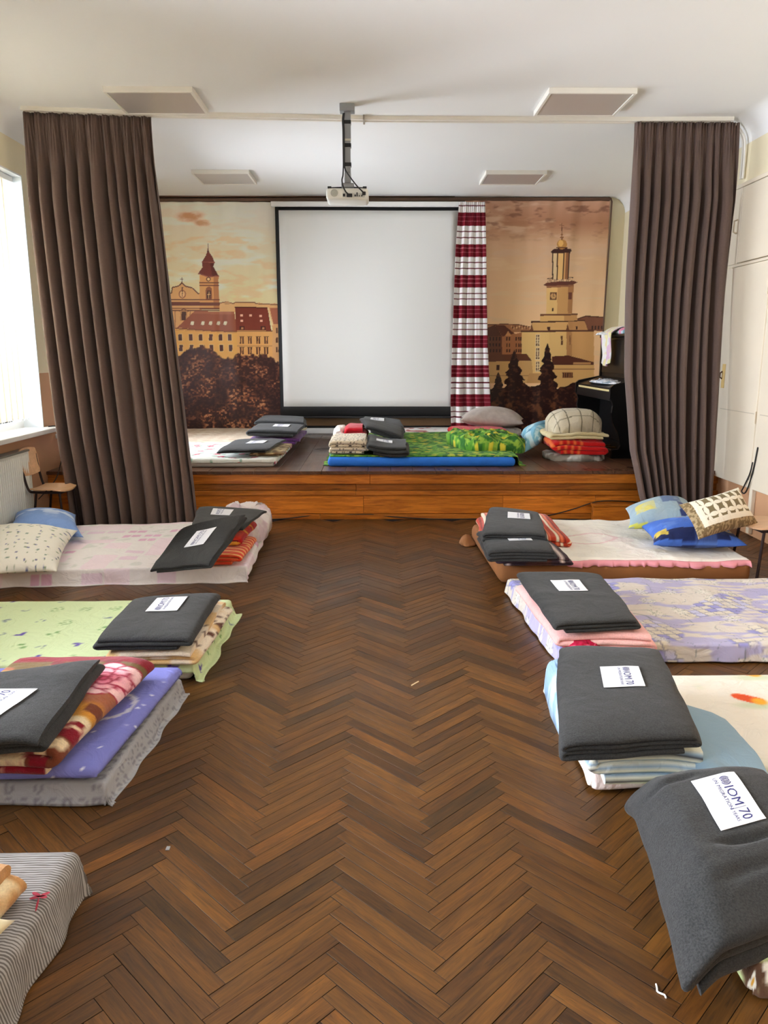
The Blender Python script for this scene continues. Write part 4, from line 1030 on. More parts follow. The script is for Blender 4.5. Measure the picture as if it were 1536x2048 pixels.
# ---- projector on its ceiling mount
YP = 6.45
M_steel = material('grey_steel', (150, 152, 154), 0.45, metal=0.35)
M_proj = material('projector_white', (232, 231, 222), 0.4)
pz0, pz1 = aty(695, 400, YP)[2], aty(695, 375, YP)[2]; pxa, pxb = aty(652, 388, YP)[0], aty(737, 388, YP)[0]; pcx = aty(695, 388, YP)[0]
mt = thing('projector_mount', 'grey steel projector pole with black straps fixed to the ceiling', 'mount', (pcx, YP + 0.1, pz1))
mx_, my_ = aty(694, 280, YP)[0], YP + 0.10
pole_w = 0.027
MB().rbox(mx_ - 0.058, mx_ + 0.058, my_ - 0.05, my_ + 0.05, ZC - 0.055, ZC, 0.004).obj('ceiling_plate', M_steel, mt)
pz_t, pz_b = ZC - 0.055, pz1 + 0.13
for a, b, w in ((pz_t, pz_t - 0.20, pole_w), (pz_t - 0.21, pz_b, pole_w - 0.003)):
    MB().rbox(mx_ - w, mx_ + w, my_ - w, my_ + w, b, a, 0.003).obj('pole', M_steel, mt)
MB().rbox(mx_ - pole_w, mx_ + pole_w, my_ - pole_w, my_ + pole_w, pz_t - 0.212, pz_t - 0.195, 0.002).obj('sleeve', material('pale_sleeve', (206, 204, 186), 0.5), mt)
for f in (0.17, 0.55, 0.87):
    z = pz_t + (pz_b - pz_t) * f; MB().rbox(mx_ - pole_w - 0.002, mx_ + pole_w + 0.002, my_ - pole_w - 0.002, my_ + pole_w + 0.002, z - 0.014, z + 0.014, 0.003).obj('strap', M_black, mt)
MB().rbox(mx_ - 0.026, mx_ + 0.026, my_ - 0.026, my_ + 0.026, pz1 + 0.045, pz_b, 0.008).obj('tilt_joint', M_steel, mt)
MB().rbox(mx_ - 0.05, mx_ + 0.05, my_ - 0.05, my_ + 0.05, pz1 + 0.012, pz1 + 0.045, 0.005).obj('bracket', M_steel, mt)
for s in (-1, 1): MB().tube([(mx_ + s * 0.04, my_, pz1 + 0.02), (mx_ + s * 0.13, my_ - 0.05, pz1 + 0.006)], 0.006, 6).obj('arm', M_black, mt)
pj = thing('projector', 'white projector with socket panel hanging under the ceiling pole', 'projector', (pcx, YP + 0.12, pz0))
MB().rbox(pxa, pxb, YP, YP + 0.26, pz0, pz1, 0.028, 4).obj('body', M_proj, pj, True)
MB().lathe([(0.024, 0.0), (0.024, 0.003)], (0, 0, 0), 20).V
gr = MB()
for r in (0.026, 0.019, 0.012, 0.005):
    gr.tube([(pxa + 0.065 + r * math.cos(a), YP - 0.001, (pz0 + pz1) / 2 + 0.006 + r * math.sin(a)) for a in np.linspace(0, 2 * math.pi, 17)[:-1]], 0.0026, 6, close=True)
gr.obj('speaker_grille', material('grille_grey', (186, 186, 176), 0.5), pj)
MB().rbox(pxa + 0.13, pxb - 0.03, YP - 0.003, YP + 0.004, pz0 + 0.02, pz1 - 0.04, 0.002).obj('socket_panel', material('socket_panel_grey', (206, 205, 196), 0.5), pj)
for fx, w, h in ((0.145, 0.018, 0.02), (0.175, 0.014, 0.008), (0.235, 0.012, 0.014), (0.25, 0.01, 0.03), (0.268, 0.008, 0.01), (0.288, 0.012, 0.012)):
    MB().rbox(pxa + fx * 0.98 - w / 2, pxa + fx * 0.98 + w / 2, YP - 0.006, YP, pz0 + 0.026, pz0 + 0.026 + h, 0.001).obj('socket', M_black, pj)
for xx in (pxa + 0.012, pxb - 0.045): MB().rbox(xx, xx + 0.03, YP + 0.012, YP + 0.05, pz1 - 0.004, pz1 + 0.012, 0.003).obj('foot', M_black, pj)
MB().lathe([(0.045, -0.02), (0.05, -0.01), (0.05, 0.0)], (0, 0, 0), 4).V
ln = MB().tube([(pxb - 0.09, YP + 0.25, (pz0 + pz1) / 2), (pxb - 0.09, YP + 0.285, (pz0 + pz1) / 2)], 0.035, 16); ln.obj('lens', M_black, pj, True)
A = lambda px, py, dy=-0.012: tuple(aty(px, py, YP + dy))
c1 = [(mx_ - 0.03, my_ - 0.03, ZC - 0.07), (mx_ - 0.036, my_ - 0.03, ZC - 0.12)] + [(mx_ - 0.033, my_ - 0.03, z) for z in np.linspace(ZC - 0.2, pz_b + 0.05, 4)]
props(MB().tube(smooth_pts(c1 + [A(686, 350, 0.0), A(684, 360), A(686, 372), A(692, 384), A(699, 390, -0.008)]), 0.0055, 6).obj('projector_cable', M_cable, smooth=True), 'black cable down the projector pole into the middle socket', 'cable', 'projector cables')
props(MB().tube(smooth_pts([(x + 0.008, y - 0.008, z) for x, y, z in c1] + [A(692, 342, 0.03), A(703, 358, 0.0), A(714, 372, -0.02), A(723, 381, -0.02), A(727, 386, -0.008)]), 0.0055, 6).obj('projector_cable', M_cable, smooth=True), 'black cable down the projector pole into the outer power socket', 'cable', 'projector cables')
for px, py, w in ((699, 391, 0.022), (728, 387, 0.014)):
    q = aty(px, py, YP); MB().rbox(q[0] - w, q[0] + w, YP - 0.016, YP - 0.0035, q[2] - 0.014, q[2] + 0.012, 0.003).obj('plug', M_black, pj)

# ---- radiator
M_rad = material('radiator_enamel', (222, 223, 216), 0.35, var=0.02)
rx = XL + 0.115
rd = thing('radiator', 'white panel radiator with vertical flutes below the window sill', 'radiator', (XL + 0.08, 5.4, 0.16))
pm = MB().rbox(XL + 0.03, rx - 0.012, 4.75, 6.36, 0.17, 0.70, 0.006); y = 4.78
pm.obj('body', M_rad, rd)
fl = MB()
while y < 6.33: fl.rbox(rx - 0.014, rx, y, y + 0.022, 0.19, 0.68, 0.006, 1); y += 0.034
o = fl.obj('flutes', M_rad, rd)
MB().rbox(XL + 0.02, rx + 0.002, 4.74, 6.37, 0.70, 0.715, 0.004).obj('top_grille', material('radiator_grille', (120, 118, 110), 0.5), rd)
MB().rbox(XL + 0.02, rx - 0.01, 6.36, 6.372, 0.17, 0.70, 0.003).obj('side_cover', M_rad, rd)
MB().tube([(XL + 0.06, 6.40, 0.70), (XL + 0.06, 6.46, 0.62), (XL + 0.06, 6.46, 0.0)], 0.013, 8).obj('pipe', M_rad, rd, True)
props(MB().tube(smooth_pts([(XL + 0.05, 6.93, 0.85), (XL + 0.10, 6.99, 0.85), (XL + 0.15, 7.03, 0.83), (XL + 0.14, 7.02, 0.7), (XL + 0.10, 7.0, 0.5), (XL + 0.12, 6.8, 0.38), (XL + 0.05, 6.6, 0.25)]), 0.005, 6).obj('sill_cord', M_cable, smooth=True), 'black cord hanging off the end of the window sill', 'cord')

# ---- vertical blind
def blind_mat():
    m, nt, b = nodes('blind_fabric'); N = nt.nodes; L = nt.links; out = [n for n in N if n.type == 'OUTPUT_MATERIAL'][0]
    d = N.new('ShaderNodeBsdfDiffuse'); d.inputs[0].default_value = rgb4((240, 236, 226)); t = N.new('ShaderNodeBsdfTranslucent'); t.inputs[0].default_value = rgb4((244, 238, 224))
    mx = N.new('ShaderNodeMixShader'); mx.inputs[0].default_value = 0.68; L.new(d.outputs[0], mx.inputs[1]); L.new(t.outputs[0], mx.inputs[2]); L.new(mx.outputs[0], out.inputs[0]); return m
M_blind = blind_mat()
bx = XL - 0.085
vb = thing('vertical_blind', 'cream vertical blind with long fabric slats closed over the window', 'blind', (bx, 5.8, 0.9))
MB().rbox(bx - 0.02, bx + 0.02, 4.72, 6.93, 2.90, 2.945, 0.004).obj('head_rail', M_frame, vb)
y = 4.76; k = 0
slat_me = None; chain = MB()
while y < 6.86:
    a = math.radians(5); hw = 0.0635
    dx, dy = math.sin(a) * hw, math.cos(a) * hw
    P = np.array([[(bx - dx * s, y + 0.05 + dy * s, z) for z in np.linspace(2.90, 0.935, 2)] for s in np.linspace(-1, 1, 5)])
    P[:, :, 0] += (0.006 * (1 - np.linspace(-1, 1, 5) ** 2))[:, None]
    if slat_me is None:
        V, Fc = thick(P, 0.0008); o = obj('slat', V, Fc, M_blind, vb, True); slat_me = o; y00 = y
    else:
        o = slat_me.copy(); COL.objects.link(o); o.location = (0, y - y00, 0)
    chain.tube([(bx, y + 0.05 + 0.105 * t, 0.945 - 0.03 * math.sin(math.pi * t)) for t in np.linspace(0, 1, 7)], 0.002, 5)
    y += 0.105
chain.obj('bottom_chain', M_frame, vb)

# ================================================================== FURNITURE
M_ply = material('birch_plywood', (206, 164, 124), 0.45, var=0.12, vscale=4, stretch=(1, 8, 8))
M_tube = material('dark_steel_tube', (44, 30, 28), 0.45, metal=0.5)
def school_chair(label, cx, cy, rz, seat_z=0.37, top_z=0.69, k_=1.0):
    """Seat faces local +x; back at local -x."""
    ch = thing('school_chair', label, 'chair', (cx, cy, 0), group='small plywood chairs')
    c, s = math.cos(rz), math.sin(rz)
    R = lambda p: (cx + (p[0] * c - p[1] * s) * k_, cy + (p[0] * s + p[1] * c) * k_, p[2])
    g = np.linspace(-1, 1, 13); U, V = np.meshgrid(g, g, indexing='ij')
    x = U * np.sqrt(1 - 0.3 * V ** 2 * 0.5) * 0.17; y = V * np.sqrt(1 - 0.25 * U ** 2) * 0.18
    z = seat_z + 0.012 * V ** 2 - 0.012 * sstep(0.5, 1.0, U)
    P = np.stack([cx + (x * c - y * s) * k_, cy + (x * s + y * c) * k_, z], -1); Vt, Fc = thick(P, 0.012); obj('seat', Vt, Fc, M_ply, ch, True).data.set_sharp_from_angle(angle=0.9)
    zz = (seat_z + 0.10 + top_z) / 2; hh = (top_z - seat_z - 0.10) / 2
    yb_ = V * np.sqrt(1 - 0.2 * U ** 2) * 0.165; zb = zz + U * np.sqrt(1 - 0.2 * V ** 2) * hh; xb = -0.19 - 0.05 * (zb - seat_z) / 0.3 - 0.02 * (1 - V ** 2)
    P = np.stack([cx + (xb * c - yb_ * s) * k_, cy + (xb * s + yb_ * c) * k_, zb], -1); Vt, Fc = thick(P, 0.011); obj('backrest', Vt, Fc, M_ply, ch, True).data.set_sharp_from_angle(angle=0.9)
    for k in (-1, 1):
        MB().tube([R(p) for p in smooth_pts([(-0.235, k * 0.15, top_z - 0.06), (-0.205, k * 0.15, seat_z + 0.1), (-0.17, k * 0.15, seat_z - 0.005), (-0.10, k * 0.15, seat_z - 0.022), (0.15, k * 0.15, seat_z - 0.022)])], 0.010, 8).obj('side_frame', M_tube, ch, True)
        MB().tube([R(p) for p in ((0.13, k * 0.15, seat_z - 0.03), (0.16, k * 0.165, 0.0))], 0.010, 8).obj('leg', M_tube, ch, True)
        MB().tube([R(p) for p in ((-0.10, k * 0.15, seat_z - 0.03), (-0.17, k * 0.165, 0.0))], 0.010, 8).obj('leg', M_tube, ch, True)
    MB().tube([R((0.13, -0.15, seat_z - 0.03)), R((0.13, 0.15, seat_z - 0.03))], 0.008, 8).obj('crossbar', M_tube, ch, True)
    MB().tube([R((-0.135, -0.155, seat_z * 0.5)), R((-0.135, 0.155, seat_z * 0.5))], 0.008, 8).obj('crossbar', M_tube, ch, True)
    return ch
school_chair('small plywood chair standing between the radiator and the brown curtain', -2.70, 6.34, math.radians(-4), 0.40, 0.73, 0.85)
school_chair('small plywood chair at the foot of the cushions beside the tan wall', 2.66, 5.06, math.radians(184), 0.37, 0.69)

# ---- upright piano, facing the hall's window wall
M_pia = material('black_piano_lacquer', (13, 13, 14), 0.32, spec=0.5)
M_key = material('aged_ivory', (226, 208, 150), 0.4)
pn = thing('upright_piano', 'black upright piano on the stage beside the brown curtain', 'piano', (2.7, 8.4, STAGE_Z))
z0 = STAGE_Z; ya, yb2 = 7.74, 9.14
MB().rbox(2.62, 2.99, ya + 0.03, yb2 - 0.03, z0 + 0.05, z0 + 1.22, 0.006).obj('case', M_pia, pn)
MB().rbox(2.585, 3.0, ya - 0.005, yb2 + 0.005, z0 + 1.22, z0 + 1.25, 0.008).obj('top_lid', M_pia, pn)
MB().rbox(2.605, 2.625, ya + 0.08, yb2 - 0.08, z0 + 0.83, z0 + 1.19, 0.004).obj('upper_panel', M_pia, pn)
MB().rbox(2.605, 2.625, ya + 0.08, yb2 - 0.08, z0 + 0.12, z0 + 0.56, 0.004).obj('lower_panel', M_pia, pn)
MB().rbox(2.60, 2.625, ya + 0.03, yb2 - 0.03, z0 + 0.0, z0 + 0.11, 0.004).obj('plinth', M_pia, pn)
for yy in (ya, yb2 - 0.045):
    prof = [(2.99, z0), (2.99, z0 + 1.22), (2.60, z0 + 1.22), (2.60, z0 + 0.79), (2.36, z0 + 0.74), (2.325, z0 + 0.71), (2.325, z0 + 0.60), (2.345, z0 + 0.575), (2.36, z0 + 0.53), (2.35, z0 + 0.46), (2.37, z0 + 0.36), (2.43, z0 + 0.25), (2.46, z0 + 0.13), (2.44, z0 + 0.09), (2.38, z0 + 0.085), (2.37, z0)]
    MB().prism(prof, 1, yy, yy + 0.045).obj('end_panel', M_pia, pn)
MB().rbox(2.335, 2.62, ya + 0.045, yb2 - 0.045, z0 + 0.575, z0 + 0.665, 0.005).obj('key_bed', M_pia, pn)
MB().prism([(2.345, z0 + 0.685), (2.345, z0 + 0.705), (2.62, z0 + 0.79), (2.62, z0 + 0.74)], 1, ya + 0.045, yb2 - 0.045).obj('fallboard', M_pia, pn)
MB().rbox(2.34, 2.36, ya + 0.10, yb2 - 0.10, z0 + 0.666, z0 + 0.686, 0.003).obj('key_fronts', M_key, pn)
for k in (-1, 1): MB().rbox(2.50, 2.60, 8.44 + k * 0.09 - 0.02, 8.44 + k * 0.09 + 0.02, z0 + 0.035, z0 + 0.05, 0.004).obj('pedal', material('brass', (150, 116, 56), 0.35, metal=0.9), pn)

def rnd_pal(cols, f, seed):
    """soft blotches of the given colours"""
    def fn(x, y):
        n = fbm(x * f, y * f, seed, 3); c = base(x, cols[0])
        for i, k in enumerate(cols[1:]): c = mixc(c, sstep(0.5, 0.56, fbm(x * f + 11 * i, y * f + 7 * i, seed + 5 * i, 3)), k)
        return c
    return fn
def wquad(x0, x1, y0, y1, z, rz=0.0):
    c = np.array([(x0, y0, z), (x1, y0, z), (x1, y1, z), (x0, y1, z)], float); m = c.mean(0); cs, s = math.cos(rz), math.sin(rz)
    d = c - m; return np.stack([m[0] + d[:, 0] * cs - d[:, 1] * s, m[1] + d[:, 0] * s + d[:, 1] * cs, c[:, 2]], -1)
zt_ = z0 + 1.251
props(heap('folded_garment', wquad(2.62, 2.97, 8.1, 9.05, zt_), 0.07, M_cloth, paint=rnd_pal([(196, 214, 222), (232, 150, 180), (120, 160, 170), (240, 240, 240)], 7, 3), seed=4, wr=0.05, wf=9), 'pile of pastel baby clothes on top of the black piano', 'clothes', 'clothes on the piano')
props(heap('folded_garment', wquad(2.50, 2.66, 8.75, 9.12, zt_ + 0.0), 0.03, M_cloth, paint=rnd_pal([(226, 230, 236), (120, 130, 150), (240, 240, 240)], 12, 7), seed=6, wr=0.02, wf=12), 'white garment overhanging the far end of the piano top', 'clothes', 'clothes on the piano')
# cloth hanging over the front edge of the lid
def hanging():
    nu, nv = 40, 60; U, V = np.meshgrid(np.linspace(0, 1, nu), np.linspace(0, 1, nv), indexing='ij')
    s = V * 0.52; top = 0.16; r = 0.03
    x = np.where(s < top, 2.72 - s, 2.72 - top - 0.012 - 0.012 * np.sin(U * 9)); x = np.where(s < top, x, x - 0.010 * np.sin(U * 14 + V * 5) * np.clip((s - top) * 8, 0, 1))
    z = np.where(s < top, zt_ + 0.085 - 0.06 * (s / top) ** 2, zt_ + 0.022 - (s - top) * (0.92 + 0.1 * np.sin(U * 3)))
    y = 8.72 + (0.40 - 0.12 * V) * (U - 0.5) + 0.02 * np.sin(V * 6)
    P = np.stack([x, y, z], -1); Vt, Fc = thick(P[::-1], 0.006)
    c = base(U, (238, 236, 232)); c = mixc(c, sstep(0.5, 0.6, fbm(U * 5, V * 7, 3, 3)), (236, 226, 170)); c = mixc(c, sstep(0.52, 0.6, fbm(U * 5 + 9, V * 6, 8, 3)), (226, 190, 214))
    c = lin(c[::-1]).reshape(-1, 3)
    return obj('hanging_garment', Vt, Fc, M_cloth, None, True, cols=np.concatenate([c, c]))
props(hanging(), 'pale yellow and pink garment hanging over the piano front', 'clothes', 'clothes on the piano')
props(heap('folded_garment', wquad(2.36, 2.60, 8.0, 8.85, z0 + 0.735), 0.035, M_cloth, paint=rnd_pal([(214, 220, 228), (160, 176, 190), (238, 238, 240)], 10, 9), seed=11, wr=0.03, wf=10), 'thin white garment lying on the closed piano keyboard lid', 'clothes', 'clothes on the piano')
M_dark = material('charcoal_fabric', (38, 36, 38), 0.8, bump=0.2)
props(heap('dark_bundle', wquad(2.55, 2.95, 7.38, 7.66, STAGE_Z + 0.002), 0.52, M_dark, seed=21, wr=0.03, wf=3, p=3.5), 'dark rounded bundle leaning at the end of the piano', 'bag')

# ================================================================== BEDS
G_M = 'thin foam mattresses laid on the floor'
M_foam = material('foam_cover', (206, 200, 190), 0.9, bump=0.1)
G_S = 'bed sheets spread over the mattresses'
def motifs(x, y, step, seed, fn, c, jit=0.35, prob=1.0):
    """scatter small motifs on a jittered grid: fn(dx, dy, rnd) -> list of (mask, colour)"""
    gx, gy = np.floor(x / step), np.floor(y / step)
    for ox in (0,):
        h = np.sin(gx * 127.1 + gy * 311.7 + seed * 74.7) * 43758.5453; h -= np.floor(h); h2 = np.sin(gx * 269.5 + gy * 183.3 + seed * 11.3) * 43758.5453; h2 -= np.floor(h2); h3 = np.sin(gx * 17.3 + gy * 91.3 + seed * 3.3) * 24634.6345; h3 -= np.floor(h3)
        dx = x - (gx + 0.5 + (h - 0.5) * jit) * step; dy = y - (gy + 0.5 + (h2 - 0.5) * jit) * step
        a = h3 * 6.283; rx_, ry_ = dx * np.cos(a) + dy * np.sin(a), -dx * np.sin(a) + dy * np.cos(a)
        for m, col in fn(rx_, ry_, h3):
            c = mixc(c, m * (h < prob), col)
    return c

# ---------- bed 1, pink and white, under the window
def p_pink(x, y):
    c = base(x, (240, 234, 232)); s = 0.16
    gx, gy = np.floor(x / s), np.floor(y / s); h = np.sin(gx * 12.9 + gy * 78.2) * 43758.5; h -= np.floor(h); fx, fy = x / s - gx, y / s - gy
    c = mixc(c, (h < 0.30) * 0.75, (244, 222, 232)); inn = (fx > 0.1) & (fx < 0.9) & (fy > 0.3) & (fy < 0.75)
    c = mixc(c, inn * (h > 0.82) * 0.9, (226, 178, 206)); c = mixc(c, inn * (h > 0.55) * (h < 0.68) * 0.8, (234, 208, 224))
    c = mixc(c, (np.abs(fx - 0.5) < 0.04) * inn * (h > 0.82), (240, 234, 232))
    c = mixc(c, sstep(0.6, 0.68, fbm(x * 16, y * 16, 4, 2)) * (h > 0.3) * (h < 0.5) * 0.5, (206, 208, 200)); return c
QL1 = np.array([(-2.93, 4.83, .1), (-0.885, 4.97, .1), (-0.93, 6.36, .1), (-2.93, 6.12, .1)])
mattress('mattress', QL1, 0.0, 0.095, M_foam, 'white mattress under the pink and white sheet by the radiator', group=G_M)
props(drape('bed_sheet', QL1, 0.106, M_cloth, (0.13, 0.07, 0.05, 0.03), paint=p_pink, seed=3, wr=0.018, wf=3.6, flare=0.6), 'white sheet with pink squares on the mattress by the radiator', 'sheet', G_S)
def p_smallfl(x, y):
    c = base(x, (238, 234, 220))
    return motifs(x, y, 0.075, 3, lambda a, b, h: [(disc(a, b, 0, 0, 0.011, ax=0.6) * (h > 0.5), (70, 74, 130)), (disc(a, b, 0.016, 0.0, 0.010, ax=0.4), (120, 140, 100)), (disc(a, b, 0, 0, 0.012, ax=0.7) * (h < 0.2), (96, 130, 110))], c)
def p_blue(x, y):
    c = base(x, (128, 158, 212)); c = mixc(c, sstep(0.5, 0.62, fbm(x * 8, y * 16, 5, 4)) * sstep(0.12, 0.3, y) * sstep(0.5, 0.36, y), (206, 220, 240)); return c
props(pillow('pillow', quad((18, 1058, .20), (165, 1074, .16), (150, 1030, .20), (30, 1028, .22)), 0.16, M_cloth, paint=p_blue, seed=4, wr=0.008), 'light blue pillow behind the small-flower pillow under the window', 'pillow', 'pillows on the beds')
props(pillow('pillow', quad((-30, 1150, .15), (112, 1142, .15), (152, 1062, .20), (-45, 1052, .22)), 0.17, M_cloth, paint=p_smallfl, seed=8, wr=0.018, n=64), 'white pillow with small blue flowers under the window', 'pillow', 'pillows on the beds')
def p_crump(x, y):
    c = base(x, (226, 216, 212)); return mixc(c, sstep(0.58, 0.66, fbm(x * 10, y * 10, 6, 3)) * 0.6, (206, 176, 190))
props(heap('crumpled_sheet', wquad(-1.25, -0.85, 5.52, 6.34, 0.112, 0.03), 0.17, M_cloth, paint=p_crump, seed=5, wr=0.10, wf=8, p=5), 'crumpled white sheet bundled under red plaid blankets', 'sheet')
def p_orange(A, y, u, z):
    c = base(A, (214, 62, 36)); f = (y / 0.055) % 1.0; c = mixc(c, (f < 0.32).astype(float), (240, 190, 120)); g = (A / 0.12) % 1.0; return mixc(c, (g < 0.3) * 0.55, (226, 110, 60))
def p_redyel(A, y, u, z):
    c = base(A, (176, 28, 34)); g = (A / 0.16) % 1.0; c = mixc(c, (g < 0.4) * 0.7, (220, 70, 40)); f = (y / 0.2) % 1; return mixc(c, ((f > 0.85)) * 0.8, (236, 190, 60))
b1, *_ = folded('plaid_blanket', np.array([(-1.36, 4.90, .205), (-0.905, 4.94, .205), (-0.89, 5.46, .205), (-1.36, 5.46, .205)]), 0.085, 3, M_plush, paint=p_orange, seed=2, flip=True)
props(b1, 'orange checked blanket folded under the red plaid blanket', 'blanket', 'bright folded blankets')
b2, *_ = folded('plaid_blanket', np.array([(-1.34, 5.06, .29), (-0.93, 5.08, .29), (-0.90, 5.62, .29), (-1.34, 5.62, .29)]), 0.075, 2, M_plush, paint=p_redyel, seed=7, flip=True)
props(b2, 'red and yellow plaid blanket folded on top of the orange checked one', 'blanket', 'bright folded blankets')
sagL = lambda u, v: -0.10 * sstep(0.55, 0.0, u) ** 1.0 * sstep(1.0, 0.2, v)
grey_blanket('dark grey blanket with label draped at the stage end of the pink-white bed', quad((385, 1052, .35), (490, 1050, .36), (537, 1016, .37), (398, 1008, .36)), 0.05, 2, 12, (0.40, 0.62, (0, 1), (-1, 0), dict(lt=0.19, wd_=0.15)), wr=0.008)
grey_blanket('long dark grey blanket with label sloping over the red plaid blankets', quad((298, 1132, .185), (422, 1121, .27), (495, 1022, .435), (364, 1048, .425)), 0.055, 3, 14, (0.52, 0.52, (0, 1), (-1, 0), dict(lt=0.19, wd_=0.15)), wr=0.01)

# ---------- bed 2, green with purple butterflies
def p_green(x, y):
    c = base(x, (210, 224, 172))
    def m(a, b, h):
        fl = (disc(a, b, 0.014, 0.008, 0.022, ax=0.5, rot=0.7) + disc(a, b, -0.015, 0.006, 0.020, ax=0.5, rot=-0.7) + disc(a, b, 0, -0.010, 0.016, ax=0.35, rot=1.57)) * (h < 0.34)
        dots = (np.sin(a * 330) * np.sin(b * 330) > 0.15) * disc(a, b, 0, 0, 0.040, ax=0.8) * (h > 0.62)
        st = flower(a, b, 0, 0, 0.030, 7) * (np.hypot(a, b) > 0.008) * (np.abs(np.sin(np.arctan2(b, a) * 3.5)) > 0.75) * (h >= 0.34) * (h <= 0.62)
        return [(fl, (96, 76, 158)), (dots, (128, 166, 100)), (st, (120, 132, 140))]
    return motifs(x, y, 0.165, 5, m, c, jit=0.6)
QL2 = np.array([(-2.85, 3.30, .09), (-0.865, 3.36, .09), (-0.86, 4.26, .09), (-2.85, 4.22, .09)])
mattress('mattress', QL2, 0.0, 0.085, M_foam, 'mattress under the pale green butterfly sheet', group=G_M)
props(drape('bed_sheet', QL2, 0.096, M_cloth, (0.06, 0.13, 0.05, 0.03), paint=p_green, seed=6, wr=0.010, wf=3.5, flare=0.5), 'pale green sheet with purple butterflies and dotted leaves', 'sheet', G_S)
def p_leo(A, y, u, z):
    c = base(A, (226, 186, 128)); n = vnoise(A * 42, y * 42, 3); n2 = fbm(A * 7, y * 7, 9, 3); sp = (n > 0.62) * (fbm(A * 60, y * 60, 4, 2) > 0.42)
    m = sstep(0.42, 0.5, n2); c = mixc(c, m * 0.9, (240, 226, 206)); return mixc(c, sp * sstep(0.36, 0.46, n2) * (y > 0.1), (96, 54, 34))
b3, *_ = folded('leopard_blanket', np.array([(-1.24, 3.28, .185), (-0.83, 3.31, .18), (-0.80, 4.02, .185), (-1.22, 4.02, .19)]), 0.085, 3, M_plush, paint=p_leo, seed=9, wr=0.008)
props(b3, 'tan leopard-spotted plush blanket folded on the green sheet', 'blanket', 'bright folded blankets')
grey_blanket('dark grey blanket with label on the leopard-spotted blanket', quad((182, 1272, .26), (378, 1270, .255), (438, 1178, .265), (264, 1190, .28)), 0.075, 3, 15, (0.52, 0.66, (0, 1), (-1, 0), dict(lt=0.20, wd_=0.15)), wr=0.008, flip=True)

# ---------- bed 3, grey lettered sheet, periwinkle duvet, peony blanket
def p_letters(x, y):
    c = base(x, (170, 169, 172)); k = np.zeros_like(x)
    s = 0.05; gx, gy = np.floor(x / s), np.floor(y / s); h = np.sin(gx * 127.1 + gy * 311.7) * 43758.5; h -= np.floor(h); a, b = (x / s - gx - 0.5) * s, (y / s - gy - 0.5) * s
    d = np.hypot(a, b); ring = (np.abs(d - 0.013) < 0.0035)
    k = np.where(h < 0.3, ring, np.where(h < 0.55, ring * (a > -0.006) + (np.abs(a + 0.012) < 0.003) * (np.abs(b) < 0.02), np.where(h < 0.8, (np.abs(d - 0.013) < 0.0035) * (b > -0.002) + (np.abs(np.abs(a) - 0.013) < 0.003) * (b < 0) * (b > -0.016), 0)))
    return mixc(c, np.clip(k, 0, 1) * 0.7 * (h < 0.8), (122, 121, 128))
QL3 = np.array([(-2.7, 2.36, .08), (-0.93, 2.37, .08), (-0.885, 3.20, .08), (-2.7, 3.20, .08)])
mattress('mattress', QL3, 0.0, 0.07, M_foam, 'mattress under the grey lettered sheet and periwinkle duvet', group=G_M)
props(drape('bed_sheet', QL3, 0.080, M_cloth, (0.085, 0.10, 0.04, 0.03), paint=p_letters, seed=9, wr=0.006, wf=4, flare=0.5), 'grey sheet printed with letters under the periwinkle duvet', 'sheet', G_S)
def p_peri(x, y):
    c = base(x, (124, 126, 196)); c = motifs(x, y, 0.085, 8, lambda a, b, h: [(disc(a, b, 0, 0, 0.0055) * (h < 0.55), (236, 236, 246))], c, jit=0.8)
    d = np.hypot(x - 1.62, y - 0.42); return mixc(c, (np.abs(d - 0.11) < 0.010) * (x > 1.62) * 0.9, (216, 216, 226))
QL3b = np.array([(-2.68, 2.34, .15), (-0.955, 2.36, .15), (-0.885, 3.16, .15), (-2.68, 3.16, .15)])
props(drape('duvet', QL3b, 0.150, M_cloth, (0.055, 0.045, 0.03, 0.03), z0=0.088, paint=p_peri, seed=12, wr=0.016, wf=3.5, t=0.05, gap=0.028, flare=0.2), 'periwinkle blue quilt with tiny white dots', 'duvet')
